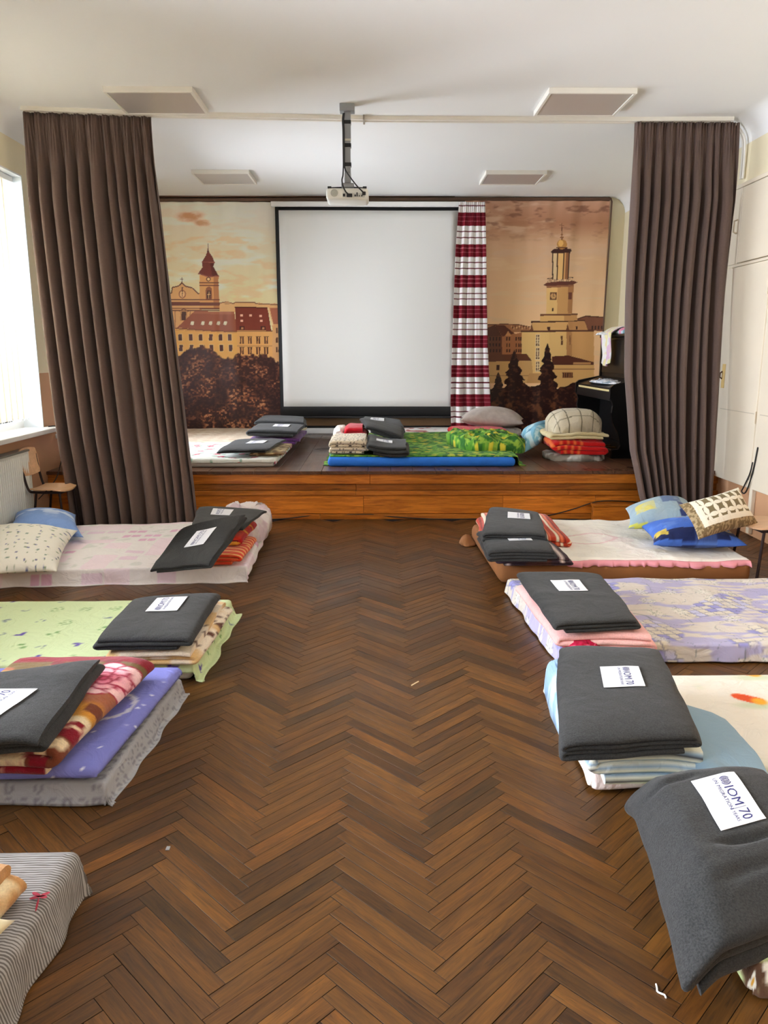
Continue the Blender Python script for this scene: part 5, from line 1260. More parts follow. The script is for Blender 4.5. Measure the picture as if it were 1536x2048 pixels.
def p_peony(A, y, u, z):
    # A runs across the fold, y along the blanket from the viewer's end
    c = base(A, (168, 100, 70)); n = fbm(A * 7, y * 7, 4, 4)
    y_ = y
    c = mixc(c, sstep(0.34, 0.30, y_ + 0.10 * (n - 0.5)), (206, 140, 50))
    c = mixc(c, sstep(0.24, 0.20, y_ + 0.25 * (n - 0.5)), (236, 214, 176)); c = mixc(c, sstep(0.52, 0.56, fbm(A * 13, y * 13, 8, 3)) * (y_ < 0.3), (120, 62, 40)); c = mixc(c, sstep(0.60, 0.64, fbm(A * 11 + 4, y * 11, 18, 3)) * (y_ < 0.22), (132, 20, 36))
    c = mixc(c, sstep(0.60, 0.63, y_), (120, 40, 44)); c = mixc(c, ((y_ > 0.60) & (y_ < 0.615)) * 1.0, (236, 200, 150))
    lf = sstep(0.50, 0.53, fbm(A * 9 + 2, y * 9, 28, 2)) * (y_ > 0.45) * (y_ < 0.66); c = mixc(c, lf, (116, 92, 48))
    c = mixc(c, ((y_ > 0.50) & (y_ < 0.57)) * sstep(0.45, 0.55, fbm(A * 14, y * 20, 38, 2)), (226, 180, 96))
    c = mixc(c, sstep(0.64, 0.66, y_), (140, 18, 38))
    for cx, cy in ((0.43, 0.50), (0.80, 0.50)):
        PY = (y_ - cy); PX = A - cx
        def petal(px, py, r, col, edge=(168, 36, 66)):
            nonlocal c
            d = np.hypot(PX - px, PY - py); c = mixc(c, sstep(r + 0.004, r, d), edge); c = mixc(c, sstep(r - 0.004, r - 0.009, d), col); c = mixc(c, sstep(r * 0.75, r * 0.1, np.hypot(PX - px * 0.8, PY - py * 0.8)) * 0.55, (224, 96, 132))
        for R_, n_, r, col in ((0.085, 8, 0.048, (250, 206, 206)), (0.050, 6, 0.040, (246, 180, 188)), (0.022, 4, 0.028, (238, 140, 160))):
            for q_ in range(n_):
                a_ = q_ * 2 * math.pi / n_ + R_ * 20; petal(R_ * math.cos(a_), R_ * math.sin(a_), r, col)
        petal(0, 0, 0.018, (206, 60, 100))
    return c
b4, *_ = folded('peony_blanket', np.array([(-1.55, 2.30, .265), (-1.055, 2.29, .255), (-0.945, 3.02, .275), (-1.50, 3.02, .285)]), 0.115, 3, M_plush, paint=p_peony, seed=13, wr=0.010, nv=110, m=60, flip=True)
props(b4, 'rust and burgundy plush blanket with pink peonies on the periwinkle quilt', 'blanket', 'bright folded blankets')
grey_blanket('dark grey blanket with label on the pink peony blanket', np.array([(-1.50, 2.13, .355), (-1.045, 2.20, .345), (-1.075, 2.84, .355), (-1.50, 2.60, .37)]), 0.075, 3, 16, (0.52, 0.40, (0.25, 1), (-1, 0.1), dict(lt=0.20, wd_=0.15)), wr=0.010)

# ---------- bed 4, grey striped sheet
def thin_stripes():
    m, nt, b = nodes('grey_thin_striped_cotton'); N = nt.nodes; L = nt.links; b.inputs['Roughness'].default_value = 0.85; b.inputs['Specular IOR Level'].default_value = 0.2
    uv = N.new('ShaderNodeUVMap'); nz = N.new('ShaderNodeTexNoise'); nz.inputs['Scale'].default_value = 5; nz.inputs['Detail'].default_value = 3; L.new(uv.outputs[0], nz.inputs['Vector'])
    sp = N.new('ShaderNodeSeparateXYZ'); L.new(uv.outputs[0], sp.inputs[0])
    ad = N.new('ShaderNodeMath'); ad.operation = 'MULTIPLY_ADD'; ad.inputs[1].default_value = 0.03; L.new(nz.outputs[0], ad.inputs[0]); L.new(sp.outputs[1], ad.inputs[2])
    mu = N.new('ShaderNodeMath'); mu.operation = 'MULTIPLY'; mu.inputs[1].default_value = 2 * math.pi / 0.0095; L.new(ad.outputs[0], mu.inputs[0])
    sn = N.new('ShaderNodeMath'); sn.operation = 'SINE'; L.new(mu.outputs[0], sn.inputs[0])
    mp = N.new('ShaderNodeMapping'); mp.inputs['Scale'].default_value = (14, 90, 1); L.new(uv.outputs[0], mp.inputs[0])
    n2 = N.new('ShaderNodeTexNoise'); n2.inputs['Scale'].default_value = 1.0; L.new(mp.outputs[0], n2.inputs['Vector'])
    a2 = N.new('ShaderNodeMath'); a2.operation = 'MULTIPLY_ADD'; a2.inputs[1].default_value = 3.0; L.new(n2.outputs[0], a2.inputs[0]); L.new(sn.outputs[0], a2.inputs[2])
    cr = N.new('ShaderNodeValToRGB'); cr.color_ramp.elements[0].position = 0.30; cr.color_ramp.elements[1].position = 0.62
    mr = N.new('ShaderNodeMapRange'); mr.inputs[1].default_value = 0.2; mr.inputs[2].default_value = 2.9; L.new(a2.outputs[0], mr.inputs[0]); L.new(mr.outputs[0], cr.inputs[0])
    cr.color_ramp.elements[0].color = rgb4((108, 102, 98)); cr.color_ramp.elements[1].color = rgb4((172, 168, 164)); L.new(cr.outputs[0], b.inputs['Base Color'])
    return m
QL4 = np.array([(-2.6, 0.75, .14), (-0.905, 0.82, .14), (-0.86, 1.90, .14), (-2.6, 1.90, .14)])
mattress('mattress', QL4, 0.0, 0.125, M_foam, 'mattress under the grey striped sheet', group=G_M)
ss = drape('bed_sheet', QL4, 0.138, thin_stripes(), (0.03, 0.155, 0.03, 0.03), seed=5, wr=0.008, wf=3, flare=0.6, res=0.010, gap=0.03)
props(ss, 'grey sheet with thin dark stripes and a red dragonfly', 'sheet', G_S)
df = MB(); q = atz(80, 1793, 0.148)
def leaf(cx, cy, l, w, a, z=0.1485):
    n = 10; pts = []
    for k in range(n):
        t = 2 * math.pi * k / n; x, y = l * math.cos(t), w * math.sin(t); pts.append((cx + x * math.cos(a) - y * math.sin(a), cy + x * math.sin(a) + y * math.cos(a), z))
    df.add(pts, [tuple(range(n))])
for a, l, off in ((2.6, 0.016, 0.014), (0.7, 0.013, 0.012), (3.5, 0.013, 0.012), (-0.2, 0.010, 0.010)): leaf(q[0] + math.cos(a) * off, q[1] + math.sin(a) * off, l, 0.006, a)
leaf(q[0] + 0.006, q[1] - 0.03, 0.026, 0.0028, math.radians(-75))
df.obj('dragonfly_print', material('red_print', (150, 34, 52), 0.8), ss)
def p_tan(A, y, u, z):
    c = base(A, (200, 148, 94)); return mixc(c, sstep(0.46, 0.54, fbm(A * 6, y * 8, 3, 3)), (240, 220, 178))
b5, *_ = folded('plush_blanket', np.array([(-1.40, 1.45, .25), (-0.93, 1.55, .245), (-0.905, 1.73, .25), (-1.40, 1.75, .255)]), 0.10, 3, M_plush, paint=p_tan, seed=17, wr=0.014, m=40)
props(b5, 'tan and cream plush blanket folded on the grey striped sheet', 'blanket', 'bright folded blankets')
props(pillow('pillow', np.array([(-1.40, 1.15, .25), (-0.825, 1.22, .235), (-0.825, 1.51, .25), (-1.40, 1.53, .28)]), 0.12, material('cream_satin', (240, 226, 186), 0.5, sheen=0.2), seed=9, wr=0.006), 'pale yellow pillow leaning on the tan plush blanket', 'pillow', 'pillows on the beds')

# ---------- bed 5, brown mattress with white ruffled sheet by the cupboard
QR1 = np.array([(0.80, 4.86, .14), (2.47, 4.86, .14), (2.47, 6.10, .14), (0.76, 6.10, .14)])
mattress('mattress', QR1, 0.0, 0.145, material('rust_brown_cover', (134, 84, 40), 0.85, var=0.12, vscale=5, bump=0.15), 'rust brown mattress under the white ruffled sheet', group=G_M, r=0.05)
def p_bear(x, y):
    c = base(x, (238, 232, 220)); d = np.hypot((x - 0.42) / 1.5, y - 0.55); c = mixc(c, (np.abs(d - 0.13) < 0.012) * 0.35, (206, 130, 140)); d2 = np.hypot((x - 0.62) / 1.3, y - 0.5); c = mixc(c, (d2 < 0.09) * 0.18, (180, 140, 150)); return mixc(c, sstep(0.6, 0.7, fbm(x * 5, y * 5, 3, 3)) * 0.2, (224, 200, 200))
QR1s = np.array([(1.12, 4.90, .15), (2.45, 4.90, .15), (2.45, 6.08, .15), (1.12, 6.08, .15)])
ws = drape('bed_sheet', QR1s, 0.158, M_cloth, (0.035, 0.02, 0.03, 0.03), z0=0.10, paint=p_bear, seed=22, wr=0.024, wf=3.0, flare=0.3)
props(ws, 'white sheet with pink ruffled edge on the rust brown mattress', 'sheet', G_S)
def ruffle():
    n = 260; xs = np.linspace(1.10, 2.46, n); rows = []
    for k, (dy, dz) in enumerate(((0.0, 0.012), (-0.014, 0.010), (-0.024, -0.004), (-0.030, -0.022))):
        w = (np.sin(xs * 70 + 16 * fbm(xs * 5, 0 * xs, 3, 2)) * 0.35 * fbm(xs * 9, 0 * xs + 4, 13, 2) * 2 + (fbm(xs * 26, 0 * xs, 7, 2) - 0.5)) * (0.002 + 0.007 * k)
        rows.append(np.stack([xs + 0.004 * np.cos(xs * 62) * k, 4.90 - 0.008 + dy + w, 0.150 + dz + 0.05 * (fbm(xs * 3.3, 0 * xs, 5, 2) - 0.5) + w * 0.4], -1))
    P = np.array(rows).transpose(1, 0, 2); V, Fc = thick(P, 0.002)
    return obj('ruffle', V, Fc, material('pink_ruffle', (226, 150, 158), 0.85), ws, True)
ruffle()
def p_denim(x, y):
    c = base(x, (150, 172, 184)); c = mixc(c, rect(x, y, 0.06, 0.20, 0.10, 0.26), (206, 196, 110)); c = mixc(c, rect(x, y, 0.26, 0.40, 0.20, 0.36), (96, 116, 150)); c = mixc(c, rect(x, y, 0.36, 0.56, 0.04, 0.20), (48, 58, 104)); c = mixc(c, rect(x, y, 0.0, 0.7, 0.0, 0.02), (206, 206, 90))
    return mixc(c, sstep(0.55, 0.65, fbm(x * 14, y * 14, 3, 3)) * 0.4, (170, 186, 190))
def p_quilt(x, y):
    c = base(x, (122, 104, 74)); c = mixc(c, sstep(0.5, 0.56, vnoise(x * 110, y * 110, 5)), (168, 148, 112))
    inn = (x > 0.055) & (y > 0.05); c = mixc(c, inn.astype(float), (238, 234, 216))
    s = 0.078; i2 = (x > 0.095) & (y > 0.085); gx, gy = x / s - np.floor(x / s), y / s - np.floor(y / s)
    # cathedral-window circles: four overlapping arcs leave petals and a diamond
    pet = np.zeros_like(x, bool)
    for a, b in ((0, 0), (1, 0), (0, 1), (1, 1)): 
        for e, f in ((0, 0), (1, 0), (0, 1), (1, 1)):
            if abs(a - e) + abs(b - f) == 1: pet |= (np.hypot(gx - a, gy - b) < 0.715) & (np.hypot(gx - e, gy - f) < 0.715) 
    dark = i2 & ~pet; c = mixc(c, dark.astype(float), (124, 112, 82)); ed = np.zeros_like(x, bool)
    return c
def p_navy(x, y):
    c = base(x, (66, 104, 186)); c = mixc(c, rect(x, y, 0.0, 0.5, 0.02, 0.11), (30, 40, 84)); c = mixc(c, rect(x, y, 0.02, 0.10, 0.06, 0.14), (200, 176, 80)); c = mixc(c, rect(x, y, 0.44, 0.58, 0.05, 0.2), (40, 52, 96)); c = mixc(c, disc(x, y, 0.50, 0.12, 0.04), (190, 170, 120)); c = mixc(c, disc(x, y, 0.50, 0.12, 0.025), (60, 90, 150)); c = mixc(c, flower(x, y, 0.22, 0.34, 0.05, 6), (170, 90, 80)); return mixc(c, sstep(0.56, 0.66, fbm(x * 9, y * 9, 3, 3)) * 0.4, (110, 146, 210))
props(pillow('pillow', np.array([(1.86, 5.00, .235), (2.47, 4.98, .235), (2.50, 5.46, .26), (1.92, 5.44, .26)]), 0.19, M_cloth, paint=p_navy, seed=5, wr=0.018, n=60), 'blue and navy patterned pillow at the bottom of the cushion heap', 'pillow', 'pillows on the beds')
props(pillow('pillow', np.array([(1.82, 5.42, .25), (2.36, 5.40, .30), (2.42, 5.90, .36), (1.95, 5.90, .30)]), 0.18, M_cloth, paint=p_denim, seed=6, wr=0.014, n=60), 'pale denim patchwork pillow in the cushion heap', 'pillow', 'pillows on the beds')
props(pillow('pillow', quad((1398, 1078, .32), (1516, 1048, .36), (1476, 976, .58), (1360, 1010, .50)), 0.12, M_cloth, paint=p_quilt, seed=7, wr=0.006, n=150), 'cushion quilted with white petal circles on top of the heap', 'cushion', 'pillows on the beds')
def p_ostripe(A, y, u, z):
    c = base(A, (186, 62, 40)); f = (A / 0.075) % 1; c = mixc(c, (f < 0.20).astype(float), (240, 226, 200)); c = mixc(c, ((f > 0.35) & (f < 0.5)) * 1.0, (226, 120, 80)); return mixc(c, ((f > 0.66) & (f < 0.74)) * 1.0, (120, 34, 30))
def p_plum(A, y, u, z):
    c = base(A, (62, 44, 54)); f = (u / 0.34) % 1; c = mixc(c, (((f > 0.20) & (f < 0.24)) | ((f > 0.27) & (f < 0.29))) * 1.0, (226, 206, 200)); return mixc(c, (f > 0.6) * 0.8, (92, 54, 44))
b6, *_ = folded('plum_blanket', np.array([(0.76, 4.80, .215), (1.26, 4.80, .215), (1.22, 5.28, .215), (0.76, 5.28, .215)]), 0.07, 3, M_plush, paint=p_plum, seed=3)
props(b6, 'dark plum blanket with pale stripes under the grey blankets', 'blanket', 'bright folded blankets')
b7, *_ = folded('striped_blanket', np.array([(0.76, 5.26, .265), (1.34, 5.18, .25), (1.36, 6.00, .26), (0.80, 6.02, .265)]), 0.11, 3, M_plush, paint=p_ostripe, seed=8, flip=True, m=60)
props(b7, 'rust red blanket with cream stripes under the grey blanket by the stage', 'blanket', 'bright folded blankets')
grey_blanket('dark grey blanket with label on the dark plum blanket', np.array([(0.685, 4.62, .315), (1.115, 4.63, .315), (1.11, 5.16, .315), (0.69, 5.16, .315)]), 0.095, 4, 23, (0.54, 0.46, (0, -1), (1, 0), dict(lt=0.19, wd_=0.15)), wr=0.012)
grey_blanket('dark grey blanket with label on the rust red striped blanket', quad((966, 1060, .375), (1093, 1062, .375), (1080, 1018, .375), (978, 1008, .375)), 0.09, 4, 24, (0.58, 0.60, (0, -1), (1, 0), dict(lt=0.20, wd_=0.16)), wr=0.008)
props(heap('mattress_corner', wquad(0.66, 0.77, 5.86, 6.02, 0.004, 0.3), 0.055, material('rust_brown_cover2', (140, 90, 46), 0.85, bump=0.15), seed=3, wr=0.05), 'brown mattress corner poking out by the striped blanket', 'cloth')  # separate lump added to stand for the corner of the rust brown mattress

# ---------- bed 6, lilac and beige patchwork
def p_lilac(x, y):
    c = base(x, (216, 207, 196)); n = fbm(x * 4, y * 15, 5, 3); c = mixc(c, sstep(0.52, 0.60, n) * 0.65, (162, 158, 210)); s = 0.055
    xx, yy = x + y * 0.3, y * 1.1 - x * 0.12
    gx, gy = np.floor(xx / s), np.floor(yy / s); h = np.sin(gx * 12.9898 + gy * 78.233) * 43758.5; h -= np.floor(h)
    patch = sstep(0.50, 0.53, fbm(x * 3.0 + 4, y * 3.6, 15, 2)); c = mixc(c, patch * 0.8, (218, 210, 190)); c = mixc(c, (h < 0.30) * patch * 0.9, (148, 146, 206)); c = mixc(c, ((h > 0.62) & (h < 0.72)) * patch, (198, 196, 220))
    fx, fy = xx / s - gx, yy / s - gy; ln = (fx < 0.15) | (fy < 0.15); c = mixc(c, ln * patch * 0.5, (104, 104, 136))
    k = ridge(x * 8, y * 8, 7, 1); c = mixc(c, sstep(0.95, 0.985, k) * 0.5 * (1 - patch), (104, 118, 122))
    def sketch(a, b, h_): return [(flower(a, b, 0, 0, 0.05, 6) * 0.6 * (h_ > 0.4), (232, 228, 216)), (((np.abs(np.sin(np.arctan2(b, a) * 5)) < 0.22) & (np.hypot(a, b) < 0.055)) * 0.55 * (h_ > 0.4), (104, 118, 92))]
    return motifs(x, y, 0.19, 12, sketch, c, jit=0.7)
QR2 = np.array([(0.90, 3.56, .09), (2.85, 3.56, .09), (2.85, 4.66, .09), (0.83, 4.66, .09)])
mattress('mattress', QR2, 0.0, 0.085, M_foam, 'mattress under the lilac patchwork sheet', group=G_M)
props(drape('bed_sheet', QR2, 0.097, M_cloth, (0.10, 0.03, 0.05, 0.10), paint=p_lilac, seed=26, wr=0.014, wf=4, flare=0.45, res=0.0065), 'lilac and beige patchwork print sheet', 'sheet', G_S)
def p_lilpil(x, y):
    c = base(x, (164, 170, 222)); return mixc(c, sstep(0.92, 0.96, ridge(x * 9, y * 9, 3, 1)), (236, 238, 246))
props(pillow('pillow', np.array([(2.33, 3.85, .16), (2.85, 3.80, .16), (2.85, 4.45, .16), (2.36, 4.45, .16)]), 0.15, M_cloth, paint=p_lilpil, seed=3, wr=0.01), 'lilac pillow with white swirls on the patchwork print sheet', 'pillow', 'pillows on the beds')
def p_pinkpl(A, y, u, z): return mixc(base(A, (238, 178, 172)), sstep(0.5, 0.65, fbm(A * 4, y * 4, 3, 3)) * 0.5, (244, 202, 196))
b8, *_ = folded('pink_blanket', np.array([(0.85, 3.44, .20), (1.33, 3.44, .195), (1.33, 4.28, .20), (0.81, 4.32, .20)]), 0.095, 3, M_plush, paint=p_pinkpl, seed=6, wr=0.012)
props(b8, 'soft pink blanket folded on the patchwork print sheet', 'blanket', 'bright folded blankets')
def p_rose(x, y): return mixc(base(x, (176, 18, 58)), sstep(0.55, 0.68, ridge(x * 16, y * 16, 3, 2)), (226, 90, 120))
props(heap('rose_cloth', np.array([(0.885, 3.405, .115), (1.06, 3.405, .115), (1.06, 3.60, .12), (0.885, 3.60, .12)]), 0.055, M_cloth, paint=p_rose, seed=5, wr=0.02, wf=14), 'crimson satin cloth tucked in the pink blanket', 'cloth')
grey_blanket('dark grey blanket with label on the soft pink blanket', quad((1112, 1240, .275), (1280, 1230, .275), (1202, 1140, .275), (1036, 1138, .275)), 0.07, 3, 27, (0.46, 0.62, (0, -1), (1, 0), dict(lt=0.20, wd_=0.155)), wr=0.008)

# ---------- bed 7, white sheet with orange tulips
def p_tulip(x, y):
    c = base(x, (238, 230, 216))
    for cx, cy, r in ((0.78, 0.52, 0.055), (0.88, 0.78, 0.05), (1.35, 0.3, 0.055), (1.5, 0.65, 0.05)):
        c = mixc(c, disc(x, y, cx + 0.02, cy - 0.06, 0.09, 0.6, ax=0.35) * 0.5, (186, 206, 160)); c = mixc(c, np.clip(disc(x, y, cx - 0.012, cy + 0.008, r, 0.12, ax=0.6, rot=-0.6) + disc(x, y, cx + 0.012, cy - 0.01, r * 0.8, 0.12, ax=0.7, rot=-0.2), 0, 1), (226, 84, 40)); c = mixc(c, disc(x, y, cx + 0.03, cy - 0.025, r * 0.55, 0.4), (244, 170, 50))
    c = mixc(c, sstep(0.58, 0.70, fbm(x * 4, y * 4, 7, 3)) * 0.35, (196, 214, 170)); return mixc(c, disc(x, y, 0.03, -0.02, 0.10, 0.5) * 0.3, (240, 190, 200))
QR3 = np.array([(0.76, 2.44, .08), (2.6, 2.44, .08), (2.6, 3.18, .08), (0.765, 3.20, .08)])
mattress('mattress', QR3, 0.0, 0.08, M_foam, 'mattress under the white tulip sheet', group=G_M)
props(drape('bed_sheet', QR3, 0.091, M_cloth, (0.09, 0.03, 0.03, 0.085), paint=p_tulip, seed=31, wr=0.012, wf=3.4, flare=0.45, res=0.009), 'white sheet with orange tulips and pale green leaves', 'sheet', G_S)
def p_bstripe(A, y, u, z):
    f = (y / 0.36 + 0.0 * A) % 1.0; g = (A / 0.105) % 1.0
    c = base(A, (148, 172, 188)); st = u > 0
    c = mixc(c, (g < 0.22) * 1.0, (226, 226, 206)); c = mixc(c, ((g > 0.22) & (g < 0.34)) * 1.0, (66, 66, 72)); c = mixc(c, ((g > 0.34) & (g < 0.5)) * 1.0, (228, 228, 214)); c = mixc(c, ((g > 0.72) & (g < 0.8)) * 1.0, (232, 232, 222)); return c
def p_bluegrey(A, y, u, z):
    c = base(A, (140, 164, 178)); c = mixc(c, (y < 0.035) * (y > 0.022) * 1.0, (226, 222, 200)); return mixc(c, sstep(0.45, 0.5, (y - 0.5)), (196, 196, 188))
def p_stripz(A, y, u, z):
    f = (z / 0.055) % 1.0; c = base(A, (150, 174, 192)); c = mixc(c, (f < 0.25) * 1.0, (228, 228, 208)); c = mixc(c, ((f > 0.25) & (f < 0.42)) * 1.0, (66, 66, 70)); return mixc(c, ((f > 0.55) & (f < 0.75)) * 1.0, (226, 226, 210))
b9, *_ = folded('striped_duvet', np.array([(0.70, 2.30, .245), (1.10, 2.30, .235), (1.16, 3.02, .245), (0.78, 3.06, .245)]), 0.145, 3, M_cloth, paint=p_stripz, seed=5, wr=0.012, m=40)
props(b9, 'blue and cream striped bedding folded on the tulip sheet', 'bedding', 'bright folded blankets')
b10, *_ = folded('blue_grey_duvet', np.array([(1.04, 2.20, .20), (1.275, 2.16, .165), (1.30, 2.60, .20), (1.06, 2.75, .22)]), 0.06, 2, M_cloth, paint=p_bluegrey, seed=9, wr=0.010, m=40)
props(b10, 'blue-grey quilt fanned out beside the grey blanket on the tulip bed', 'duvet', 'bright folded blankets')
props(heap('pale_blue_cloth', np.array([(0.66, 2.50, .10), (0.82, 2.50, .10), (0.84, 3.12, .10), (0.70, 3.12, .10)]), 0.15, M_cloth, paint=rnd_pal([(176, 206, 226), (220, 228, 232), (140, 170, 200)], 9, 3), seed=7, wr=0.04, wf=9, p=4), 'pale blue crumpled bedding beneath the grey blanket on the tulip bed', 'bedding')
grey_blanket('thick dark grey blanket with label on the blue striped bedding', quad((1122, 1474, .335), (1405, 1458, .325), (1322, 1289, .325), (1117, 1282, .335)), 0.085, 4, 33, (0.52, 0.52, (0, -1), (1, 0), dict(lt=0.185, wd_=0.15)), wr=0.007, puff=0.01)

# ---------- bed 8, large blanket beside the viewer's end of the floor
QR4 = np.array([(0.90, 1.56, .1), (2.6, 1.54, .1), (2.6, 2.30, .1), (0.90, 2.30, .1)])
mattress('mattress', QR4, 0.0, 0.09, M_foam, 'mattress under the yellow-green floral sheet', group=G_M, inset=0.03)
def p_lily(x, y):
    c = base(x, (92, 66, 48)); c = mixc(c, sstep(0.45, 0.55, fbm(x * 9, y * 9, 3, 3)), (196, 214, 150))
    def m(a, b, h): return [(flower(a, b, 0, 0, 0.040, 5), (236, 232, 216)), (disc(a, b, 0.0, 0, 0.014), (224, 170, 70)), (disc(a, b, 0.045, 0.02, 0.022) * (h > 0.3), (236, 196, 60))]
    return motifs(x, y, 0.105, 4, m, c, jit=0.4)
props(drape('bed_sheet', QR4, 0.10, M_cloth, (0.10, 0.03, 0.03, 0.09), paint=p_lily, seed=35, wr=0.01, flare=0.5, res=0.007), 'yellow-green lily print sheet under the large grey blanket', 'sheet', G_S)
sag4 = lambda u, v: (-0.05 * sstep(0.22, -0.02, u) - 0.03 * sstep(0.25, 0.0, v) - 0.05 * sstep(0.8, 1.02, v) - 0.020 * np.exp(-((v - 0.315 - 0.07 * u - 0.02 * np.sin(u * 7)) / 0.022) ** 2) * sstep(0.25, 0.5, u)
    - 0.010 * np.exp(-((v - 0.17 - 0.05 * u) / 0.03) ** 2) * sstep(0.1, 0.4, u) - 0.014 * np.exp(-((v - 0.80 + 0.25 * (u - 0.3) ** 2) / 0.02) ** 2) * sstep(0.02, 0.15, u) * sstep(0.5, 0.3, u))
grey_blanket('large dark grey blanket with big label over the lily print sheet', np.array([(0.70, 1.475, .235), (1.15, 1.65, .25), (1.19, 2.20, .285), (0.765, 2.14, .285)]), 0.125, 3, 36, (0.535, 0.585, (0.08, -1), (1, 0.08), dict(lt=0.21, wd_=0.15, lift=0.003)), wr=0.016, wf=4.5, sag=sag4, nv=90, m=50, puff=0.012)

# ================================================================== BEDS ON THE STAGE
Z = STAGE_Z
def p_beige(x, y):
    c = base(x, (226, 208, 184)); c = mixc(c, ((np.abs(np.sin(x * 21)) * np.abs(np.sin(y * 21))) > 0.55) * 0.6, (206, 176, 146)); return mixc(c, (((y / 0.18) % 1) < 0.25) * 0.5, (240, 226, 206))
def p_redfl(x, y):
    c = base(x, (232, 234, 224))
    return motifs(x, y, 0.21, 6, lambda a, b, h: [(flower(a, b, 0, 0, 0.042, 5), (196, 56, 80)), (disc(a, b, 0, 0, 0.016), (226, 120, 130)), (disc(a, b, 0.06, 0.02, 0.03, ax=0.5), (120, 160, 130)), (disc(a, b, -0.06, -0.03, 0.028, ax=0.45, rot=0.8), (150, 180, 160))], c, jit=0.5)
QS1 = np.array([(-2.9, 8.62, Z + .06), (-1.0, 8.62, Z + .06), (-0.96, 10.05, Z + .06), (-2.9, 10.05, Z + .06)])
mattress('mattress', QS1, Z, Z + 0.07, M_foam, 'mattress under the beige patterned sheet at the church banner', group=G_M)
props(drape('bed_sheet', QS1, Z + 0.082, M_cloth, (0.05, 0.05, 0.03, 0.03), z0=Z + 0.004, paint=p_beige, seed=41, wr=0.012), 'beige patterned sheet on the mattress below the church banner', 'sheet', G_S)
QS2 = np.array([(-2.9, 7.13, Z + .06), (-0.97, 7.17, Z + .06), (-0.96, 8.5, Z + .06), (-2.9, 8.5, Z + .06)])
mattress('mattress', QS2, Z, Z + 0.065, M_foam, 'mattress under the white rose quilt at the stage edge', group=G_M)
props(drape('bed_quilt', QS2, Z + 0.078, M_cloth, (0.045, 0.05, 0.03, 0.03), z0=Z + 0.016, paint=p_redfl, seed=42, wr=0.012, wf=7, t=0.012), 'white quilt with red roses and green leaves at the stage edge', 'quilt', G_S)
def p_scroll(A, y, u, z):
    c = base(A, (214, 198, 170)); k = np.abs(np.sin(18 * np.hypot(((A * 8) % 1) - 0.5, ((y * 8) % 1) - 0.5) + np.arctan2(((y * 8) % 1) - 0.5, ((A * 8) % 1) - 0.5))); return mixc(c, (k < 0.22) * 0.9, (50, 40, 36))
def plain(col, k=0.12): return lambda A, y, u, z: mixc(base(A, col), sstep(0.4, 0.65, fbm(A * 8, y * 8, 3, 3)) * k, (255, 255, 255))
def p_brocade(A, y, u, z): return mixc(base(A, (120, 92, 60)), sstep(0.5, 0.56, fbm(A * 22, y * 22, 3, 2)), (206, 186, 140))
def fold_w(x0, x1, y0, y1, ztop, T, n, paint, seed, label, name='folded_blanket', mat=None, **k):
    o, *_ = folded(name, np.array([(x0, y0, ztop), (x1, y0, ztop), (x1, y1, ztop), (x0, y1, ztop)]), T, n, mat or M_plush, paint=paint, seed=seed, **k)
    return props(o, label, 'blanket', 'bright folded blankets')
fold_w(-1.36, -0.80, 8.15, 9.0, Z + 0.18, 0.085, 2, plain((96, 50, 110)), 3, 'purple blanket folded under grey blankets on the stage', wr=0.012)
fold_w(-1.38, -0.90, 9.15, 9.75, Z + 0.21, 0.115, 3, plain((226, 206, 166)), 5, 'cream blanket folded under the grey blanket below the screen')
fold_w(-1.22, -0.87, 7.28, 8.05, Z + 0.135, 0.045, 2, p_brocade, 8, 'brown brocade blanket folded on the white rose quilt')
grey_blanket('dark grey blanket folded on the cream blanket below the screen', np.array([(-1.42, 8.95, Z + .30), (-0.82, 8.92, Z + .28), (-0.90, 9.65, Z + .29), (-1.42, 9.70, Z + .30)]), 0.08, 3, 44)
grey_blanket('dark grey blanket with label on the purple blanket', np.array([(-1.38, 8.12, Z + .265), (-0.82, 8.10, Z + .255), (-0.80, 8.86, Z + .255), (-1.36, 8.88, Z + .28)]), 0.075, 2, 45, (0.56, 0.50, (0, 1), (-1, 0), dict(lt=0.22, wd_=0.17)), wr=0.012)
grey_blanket('dark grey blanket with label on the white rose quilt', np.array([(-1.52, 7.24, Z + .165), (-1.00, 7.19, Z + .185), (-0.93, 7.98, Z + .19), (-1.46, 8.0, Z + .19)]), 0.05, 2, 46, (0.56, 0.50, (0, 1), (-1, 0), dict(lt=0.22, wd_=0.17)), wr=0.008)

# centre bed: blue mattress, green leaf-print sheet
def p_trop(x, y):
    c = base(x, (84, 142, 44)); n = fbm(x * 14, y * 24, 3, 4); c = mixc(c, sstep(0.48, 0.56, n), (142, 178, 66)); c = mixc(c, sstep(0.52, 0.58, fbm(x * 26, y * 18, 13, 3)), (46, 102, 38))
    return motifs(x, y, 0.15, 9, lambda a, b, h: [(flower(a, b, 0, 0, 0.034, 5), (206, 190, 60))], c, jit=0.7, prob=0.7)
QS3 = np.array([(-0.47, 7.18, Z + .07), (1.30, 7.16, Z + .07), (1.30, 9.35, Z + .07), (-0.47, 9.35, Z + .07)])
mattress('mattress', QS3, Z, Z + 0.085, material('bright_blue_cover', (28, 108, 206), 0.8, bump=0.3, bscale=120, var=0.08, vscale=12), 'bright blue mattress at the edge of the stage', group=G_M, r=0.035)
QS3s = np.array([(-0.44, 7.26, Z + .07), (1.32, 7.24, Z + .07), (1.32, 9.33, Z + .07), (-0.44, 9.33, Z + .07)])
props(drape('bed_sheet', QS3s, Z + 0.10, M_cloth, (0.02, 0.16, 0.03, 0.16), z0=Z + 0.006, paint=p_trop, seed=51, wr=0.014, wf=3.5, flare=0.6), 'green leaf-print sheet over the bright blue mattress', 'sheet', G_S)
